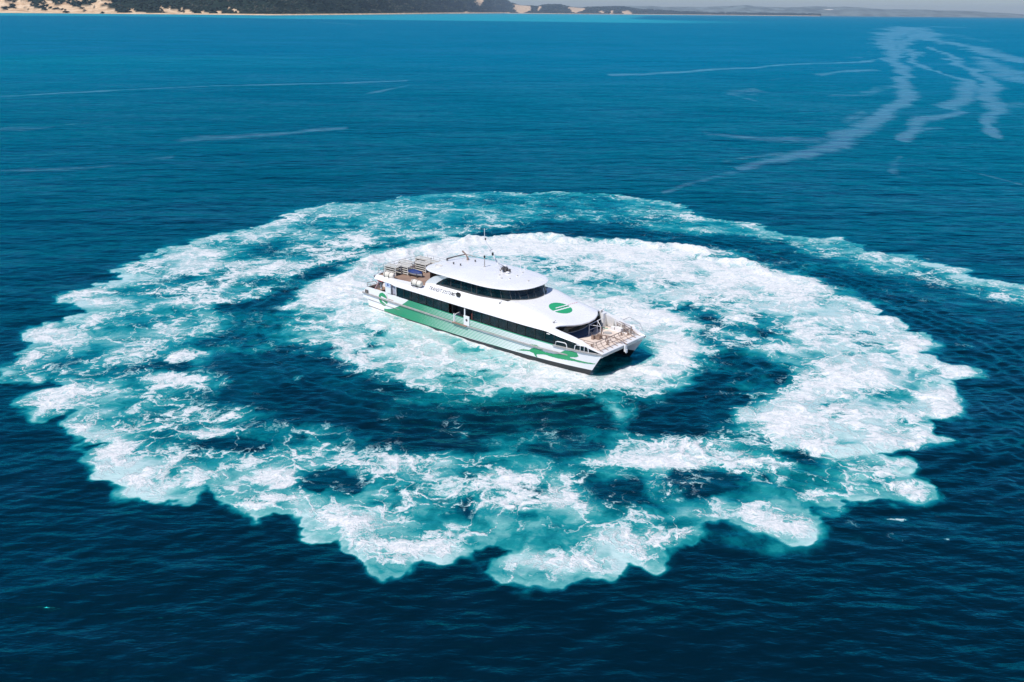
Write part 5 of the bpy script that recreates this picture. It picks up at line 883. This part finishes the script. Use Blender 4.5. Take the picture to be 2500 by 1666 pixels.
# roof fittings
b = MB(); V = [(-5.45+0.42*k*math.cos(a), -1.75+0.42*k*math.sin(a), 5.80+q) for k, q in ((1, 0), (1, .05), (.8, .05), (.8, .02)) for a in [i*math.pi/10 for i in range(20)]]
b.add(V, [(r_*20+i, r_*20+(i+1) % 20, (r_+1)*20+(i+1) % 20, (r_+1)*20+i) for r_ in range(3) for i in range(20)]+[tuple(60+i for i in range(20))]); b.build('roof_hatch', aluw, ferry)
b = MB(); b.lathe((-1.6, 0.97, 5.86), [(0.16, 0), (0.14, 0.03), (0.055, 0.06), (0.045, 0.95)], 8); b.build('light_post', grey, ferry)
MB().lathe((-1.6, 0.97, 6.80), [(0.07, 0), (0.09, 0.03), (0.09, 0.22), (0.05, 0.26)], 8).build('lamp', black, ferry)
b = MB(); b.tube([(1.0, 0.9, 5.88), (0.6, 0.6, 6.6), (-0.65, 0.02, 9.05)], [0.11, 0.09, 0.05], 8); b.box((-0.1, 0.25, 8.05), (0.08, 0.5, 0.06)); b.tube([(-0.45, 0.10, 8.6), (-0.1, 0.35, 8.6), (0.0, .6, 8.9)], 0.02, 4); b.tube([(1.0, 2.1, 5.86), (0.55, 0.6, 6.75)], 0.045, 5)
b.build('mast', white, ferry)
MB().tube([(-0.66, 0.0, 9.05), (-0.68, 0.0, 10.15)], 0.028, 5).build('whip_antenna', white, ferry)
MB().lathe((-0.6, 0.05, 9.0), [(0.06, 0), (0.09, 0.05), (0.09, 0.16), (0.05, 0.2)], 8).build('mast_light', dgrey, ferry)
MB().lathe((0.42, 0.0, 7.62), [(0.07, 0), (0.10, 0.04), (0.10, 0.26), (0.06, 0.3)], 8).build('mast_light', black, ferry)
b = MB(); b.box((0.75, 1.3, 6.02), (0.5, 0.7, 0.30)); b.box((0.95, 0.95, 6.25), (0.25, 0.9, 0.14), rz=0.5); b.box((1.25, 1.0, 6.1), (0.35, 0.25, 0.35)); b.box((1.6, 1.15, 6.05), (0.2, 0.2, 0.3)); b.tube([(1.2, 1.2, 5.9), (1.2, 1.2, 6.4)], 0.05, 6); b.build('radar', dgrey, ferry)
b = MB(); b.lathe((0.35, 1.9, 5.86), [(0.16, 0), (0.26, 0.08), (0.28, 0.2), (0.22, 0.33), (0.1, 0.4)], 12); b.build('satellite_dome', white, ferry)
b = MB(); b.lathe((1.75, 0.75, 5.9), [(0.12, 0), (0.2, 0.05), (0.2, 0.13), (0.1, 0.18)], 10); b.build('satellite_dome', white, ferry)
for (ax_, ay_, hh) in ((1.2, 3.3, 1.35), (1.75, 3.25, 0.4)): MB().lathe((ax_, ay_, 5.78), [(0.04, 0), (0.03, 0.1), (0.018, hh)], 5).build('whip_antenna', white, ferry)
for (ax_, ay_) in ((-4.7, -0.35), (-3.75, -0.3), (-3.65, 1.75)): MB().lathe((ax_, ay_, zroof(ax_, ay_)), [(0.06, 0), (0.06, 0.16), (0.09, 0.18), (0.09, 0.24)], 8).build('vent', dgrey, ferry)
for (ax_, ay_) in ((2.4, -0.9), (3.05, -0.45), (2.9, 0.85), (2.5, 2.1), (4.75, 0.35), (1.55, -0.25)):
    MB().lathe((ax_, ay_, zroof(ax_, ay_)), [(0.05, 0), (0.05, 0.07), (0.11, 0.09), (0.11, 0.13)], 8).build('deck_fitting', aluw, ferry)
MB().tube([(-6.3, 0.3, 5.98), (-6.0, 1.2, 6.1), (-5.6, 2.35, 6.2)], [0.09, 0.06, 0.06], 6).build('davit_boom', dgrey, ferry)
b = MB(); b.tube([(-6.55, 2.85, 6.25), (-5.6, 2.35, 6.2), (-4.75, 1.8, 6.05)], [0.10, 0.08, 0.10], 6); b.tube([(-4.8, 1.8, 6.05), (-4.8, 1.8, 5.8)], 0.11, 6); b.tube([(-5.6, 2.35, 6.2), (-4.9, 3.2, 5.85)], 0.03, 4); b.build('davit_arm', bronze, ferry)
MB().lathe((-6.3, 0.3, 5.82), [(0.12, 0), (0.09, 0.1), (0.09, 0.2)], 8).build('davit_base', dgrey, ferry)
# lamp box on the shoulder and little fittings
b = MB(); b.box((-0.55, -3.86, 4.26), (0.40, 0.26, 0.34), rx=0.3); b.build('navigation_lamp', black, ferry)
for (ax_, ay_) in ((4.6, -3.55), (10.6, -2.9), (11.4, 3.35)):
    b = MB(); zz_ = shell(ax_, ay_); b.box((ax_, ay_, zz_+0.06), (0.14, 0.1, 0.14)); b.tube([(ax_, ay_, zz_+.1), (ax_+.15, ay_+.1, zz_+.28)], 0.03, 5); b.build('fairlead', grey, ferry)

# ---------------- markings
def onshell(x, y, o): return (x, y, shell(x, y)+0.012+o)
def surf_patch(name, inside, xr, yr, n, mat):
    """thin painted patch laid on the shell"""
    b = MB(); xs_ = np.linspace(*xr, n); ys_ = np.linspace(*yr, n); k = {}
    for i in range(n-1):
        for j in range(n-1):
            cx_, cy_ = (xs_[i]+xs_[i+1])/2, (ys_[j]+ys_[j+1])/2
            if inside(cx_, cy_):
                V = [onshell(xs_[i], ys_[j], 0), onshell(xs_[i+1], ys_[j], 0), onshell(xs_[i+1], ys_[j+1], 0), onshell(xs_[i], ys_[j+1], 0)]
                b.add(V, [(0, 1, 2, 3)])
    return b.build(name, mat, ferry)
LX, LY, LR = 9.05, 0.02, 1.10
def in_disc(x, y):
    dx, dy = x-LX, y-LY
    if dx*dx+dy*dy > LR*LR: return False
    if -0.02+0.12 < dx-0.10*dy < 0.30: return False         # broad white bar
    if -0.28 < dx-0.10*dy < -0.12 and dy > -0.45: return False   # short upper bar
    return True
surf_patch('round_emblem', in_disc, (LX-1.15, LX+1.15), (LY-1.15, LY+1.15), 64, green)
surf_patch('emblem_line', lambda x, y: abs(x-LX+0.03-0.10*(y-LY)) < 0.035 and -0.45 < y-LY < 1.2, (LX-1, LX+1), (LY-1.2, LY+1.3), 70, dgrey)
surf_patch('emblem_script', lambda x, y: abs(x-LX+0.22-0.10*(y-LY)-0.04*math.sin(22*y)) < 0.035 and 1.25 < y-LY < 2.6, (LX-1, LX+1), (LY+1.2, LY+2.7), 80, pink)
for sgn in (-1, 1):
    def onside(q, o, s=sgn): return (q[0], s*(yo(q[0], q[1])+0.012+o), q[1])
    def side_patch(name, inside, xr, zr, nx_, nz_, mat, off=0.0):
        b = MB(); xs_ = np.linspace(*xr, nx_); zs_ = np.linspace(*zr, nz_)
        for i in range(nx_-1):
            for j in range(nz_-1):
                if inside((xs_[i]+xs_[i+1])/2, (zs_[j]+zs_[j+1])/2):
                    b.add([onside((xs_[i], zs_[j]), off), onside((xs_[i+1], zs_[j]), off), onside((xs_[i+1], zs_[j+1]), off), onside((xs_[i], zs_[j+1]), off)], [(0, 1, 2, 3)])
        return b.build(name, mat, ferry)
    def dside(x, z):
        dx, dz = x+11.62, z-1.42
        if (dx/0.74)**2+(dz/0.72)**2 > 1: return False
        if 0.10 < dz+0.10*dx < 0.28 and dx > -0.35: return False
        if -0.36 < dz+0.35*dx < -0.20 and dx > -0.25: return False
        return True
    side_patch('round_emblem', dside, (-12.45, -10.8), (0.65, 2.2), 56, 56, green)
    side_patch('small_marking', lambda x, z: True, (-10.75, -9.9), (1.62, 1.70), 5, 3, simple('tan_mark', (0.5, 0.36, 0.25), 0.6))
    side_patch('small_marking', lambda x, z: True, (-10.95, -10.88), (1.6, 2.15), 3, 5, pink)
    # leaping cat
    CAT = [(7.21, .58), (8.05, .89), (8.75, .99), (9.02, 1.23), (9.29, 1.35), (9.9, 1.35), (10.59, 1.25), (11.45, 1.30), (11.98, 1.42), (12.36, 1.72), (12.74, 1.95), (13.51, 2.06), (13.96, 2.02), (14.14, 1.70), (13.86, 1.54), (13.28, 1.44), (13.22, 1.34), (13.93, 1.31), (14.88, 1.30), (15.75, 1.35), (15.57, 1.25), (14.57, 1.14), (13.68, 1.12), (12.91, 1.05), (11.99, 0.97), (11.33, .95), (10.59, 1.0), (10.19, .93), (9.65, .80), (9.51, .72), (9.65, .50), (9.45, .53), (9.23, .80), (8.75, .87), (7.91, .72)]
    LEG = [(8.75, 1.60), (9.15, 1.66), (9.62, 1.70), (9.95, 1.60), (10.35, 1.36), (10.05, 1.36), (9.6, 1.55), (9.2, 1.58)]
    def inpoly(x, z, P_):
        c_ = False; n = len(P_)
        for i in range(n):
            (x0, z0), (x1, z1) = P_[i], P_[(i+1) % n]
            if (z0 > z) != (z1 > z) and x < (x1-x0)*(z-z0)/(z1-z0)+x0: c_ = not c_
        return c_
    side_patch('leaping_cat', lambda x, z: inpoly(x, z, CAT) or inpoly(x, z, LEG), (7.1, 15.9), (0.45, 2.12), 180, 56, green, 0.004)
    # company name on the shoulder
    cu = bpy.data.curves.new('lettering', 'FONT'); cu.body = 'TRANSIT SYSTEMS'; cu.size = 0.50; cu.extrude = 0.004; cu.shear = 0.25; cu.space_character = 1.02
    cu.resolution_u = 3; cu.offset = 0.004; to = bpy.data.objects.new('lettering', cu); COL.objects.link(to); bpy.context.view_layer.update()
    wdt = to.dimensions.x; k_ = 3.75/wdt
    dg = bpy.context.evaluated_depsgraph_get(); mt = bpy.data.meshes.new_from_object(to.evaluated_get(dg)); bpy.data.objects.remove(to); 
    for v in mt.vertices:
        u_, h_ = v.co.x*k_, v.co.y*1.05
        X_ = (-4.85+u_) if sgn < 0 else (-1.1-u_)
        yy = 3.88-h_*0.62; v.co = Vector((X_, sgn*yy, shell(X_, yy)+0.012+abs(v.co.z)))
    mt.materials.append(textM); link(bpy.data.objects.new('lettering', mt), ferry)

# ---------------- gear resting on the upper deck: each its own thing
def lift(name, label, cat, group, x, y, z, rz=0.0):
    o = empty(name, MBOAT @ Matrix.Translation((x, y, z)) @ Matrix.Rotation(rz, 4, 'Z')); tag(o, label, cat, group); return o
def raft(label, x, y, z, rz=0):
    o = lift('liferaft_canister', label, 'liferaft', 'liferaft canisters on the upper deck', x, y, z, rz)
    b = MB(); b.lathe((0, 0, 0.36), [(0.02, -0.84), (0.22, -0.82), (0.33, -0.70), (0.36, -0.5), (0.36, -0.02), (0.385, -0.015), (0.385, 0.015), (0.36, 0.02), (0.36, 0.5), (0.33, 0.70), (0.22, 0.82), (0.02, 0.84)], 18, 'X'); b.build('canister', cream, o, smooth=True, angle=40)
    for q in (-0.5, 0.28):
        b = MB(); V = [(q+d_, 0.40*math.cos(a), 0.36+0.40*math.sin(a)) for d_ in (-0.03, 0.03) for a in [i*math.pi/8 for i in range(16)]]
        b.add(V, [(i, (i+1) % 16, 16+(i+1) % 16, 16+i) for i in range(16)]); b.build('strap', dgrey, o)
    b = MB()
    for q in (-0.5, 0.28): b.box((q, 0, 0.0), (0.06, 0.75, 0.06)); b.tube([(q, -0.38, 0.0), (q, -0.44, 0.35)], 0.03, 5); b.tube([(q, 0.38, 0.0), (q, 0.44, 0.30)], 0.03, 5)
    b.tube([(-0.6, -0.40, 0.0), (0.6, -0.40, 0.0)], 0.03, 5); b.tube([(-0.6, 0.38, 0), (0.6, 0.38, 0)], 0.03, 5); b.build('cradle', dgrey, o); o.scale = (0.86, 0.86, 0.86)
    return o
raft('cream liferaft canister hanging at the deck edge behind the painted company name', -6.65, -3.70, 3.86)
raft('cream liferaft canister at the aft corner of the upper deck', -11.3, -3.35, 3.72, 0.05)
def bench(label, x, y, z, n, rz=0, tiers=2, blank=False):
    o = lift('slatted_bench', label, 'bench', 'slatted benches on the upper deck', x, y, z, rz)
    Lg = 1.65; H_ = 0.95
    for s_ in (-1, 1):
        b = MB()
        b.tube([(s_*Lg/2, -0.42, 0), (s_*Lg/2, -0.42, H_-0.1)], 0.05, 5); b.tube([(s_*Lg/2, 0.40, 0), (s_*Lg/2, 0.40, H_)], 0.05, 5); b.tube([(s_*Lg/2, -0.42, 0.55), (s_*Lg/2, 0.40, 0.55)], 0.04, 5); b.tube([(s_*Lg/2, -0.42, H_-0.1), (s_*Lg/2, 0.40, H_)], 0.04, 5)
        b.build('end_frame', aluw, o)
    MB().box((0, -0.33, 0.48), (Lg*0.96, 0.03, 0.76)).build('shade_backing', black, o)  # added black sheet, painted shade for the gaps between the slats
    for k in range(4): MB().box((0, -0.44, 0.14+0.235*k), (Lg, 0.04, 0.085)).build('slat', aluw, o)
    for k in range(3): MB().box((0, -0.22+0.24*k, H_-0.06+0.03*k), (Lg, 0.13, 0.04)).build('slat', aluw, o)
    for k in range(4): MB().box((0, 0.42, 0.14+0.235*k), (Lg, 0.04, 0.085)).build('slat', aluw, o)
    MB().box((0, 0.0, 0.06), (Lg, 0.72, 0.10)).build('base', dgrey, o)
    return o
BN = [('pale slatted bench nearest the aft liferaft canister', -12.35, -1.9, 0.05), ('pale slatted bench behind the blue covered boat', -11.6, -0.9, 0.10), ('pale slatted bench at the aft edge beside the rail', -12.5, 0.2, 0.05), ('longest pale slatted bench in the middle of the stack', -10.9, 1.1, 0.05), ('pale slatted bench beside the far blue cover', -10.4, 2.2, 0.05), ('pale slatted bench at the far aft corner', -12.3, 2.5, 0.05)]
for lb, x_, y_, r_ in BN: bench(lb, x_, y_, 3.64, 4, r_)
def tender(label, x, y, z, rz, L=1.9):
    o = lift('covered_tender', label, 'boat', 'blue covered boats on the upper deck', x, y, z, rz)
    rows = []
    for i in range(13):
        t = i/12; X_ = (t-.5)*L; w_ = 0.42*math.sin(math.pi*min(1, max(0.06, t*0.9+0.08)))**0.6
        rows.append([(X_, w_*math.cos(a), 0.42+0.30*max(0, math.sin(a))*(0.5+0.5*math.sin(math.pi*t))+0.03*math.sin(9*t)*math.sin(3*a)-0.02) for a in [j*math.pi/8 for j in range(9)]])
    MB().grid(rows).build('cover', blue, o, smooth=True)
    rows = [[(r[0][0], r[0][1]*math.cos(a) if False else abs(r[0][1])*math.cos(a), 0.42-0.32*math.sin(a)) for a in [j*math.pi/8 for j in range(9)]] for r in rows]
    MB().grid(rows).build('hull', simple('tender_hull', (0.55, 0.62, 0.66), 0.4), o, smooth=True)
    b = MB(); b.box((-0.5, 0, 0.06), (0.1, 0.8, 0.12)); b.box((0.5, 0, 0.06), (0.1, 0.8, 0.12)); b.tube([(-0.5, -.42, 0), (-0.5, -.42, .45)], 0.03, 5); b.tube([(0.5, -.42, 0), (0.5, -.42, .45)], 0.03, 5); b.build('chock', dgrey, o)
tender('small boat under a blue cover in front of the slatted benches', -9.9, -0.9, 3.64, 0.12)
tender('small boat under a dark blue cover at the far side beside the roof edge', -8.9, 2.75, 3.66, 0.15)
b = MB()
for k in range(3): b.tube([(-13.3-0.35*(1-(y_/4)**2), y_, 3.95+0.28*k) for y_ in np.linspace(-3.0, 3.4, 9)], 0.02, 4)
for y_ in np.linspace(-3.0, 3.4, 9): b.tube([(-13.3-0.35*(1-(y_/4)**2), y_, 3.7), (-13.3-0.35*(1-(y_/4)**2), y_, 4.5)], 0.025, 4)
for y0 in (3.75,): 
    for k in range(3): b.tube([(-13.0, y0, 3.95+0.28*k), (-7.0, y0, 3.95+0.28*k)], 0.02, 4)
    for q in np.linspace(-13, -7, 7): b.tube([(q, y0, 3.7), (q, y0, 4.5)], 0.025, 4)
b.build('deck_rail', alu, ferry)
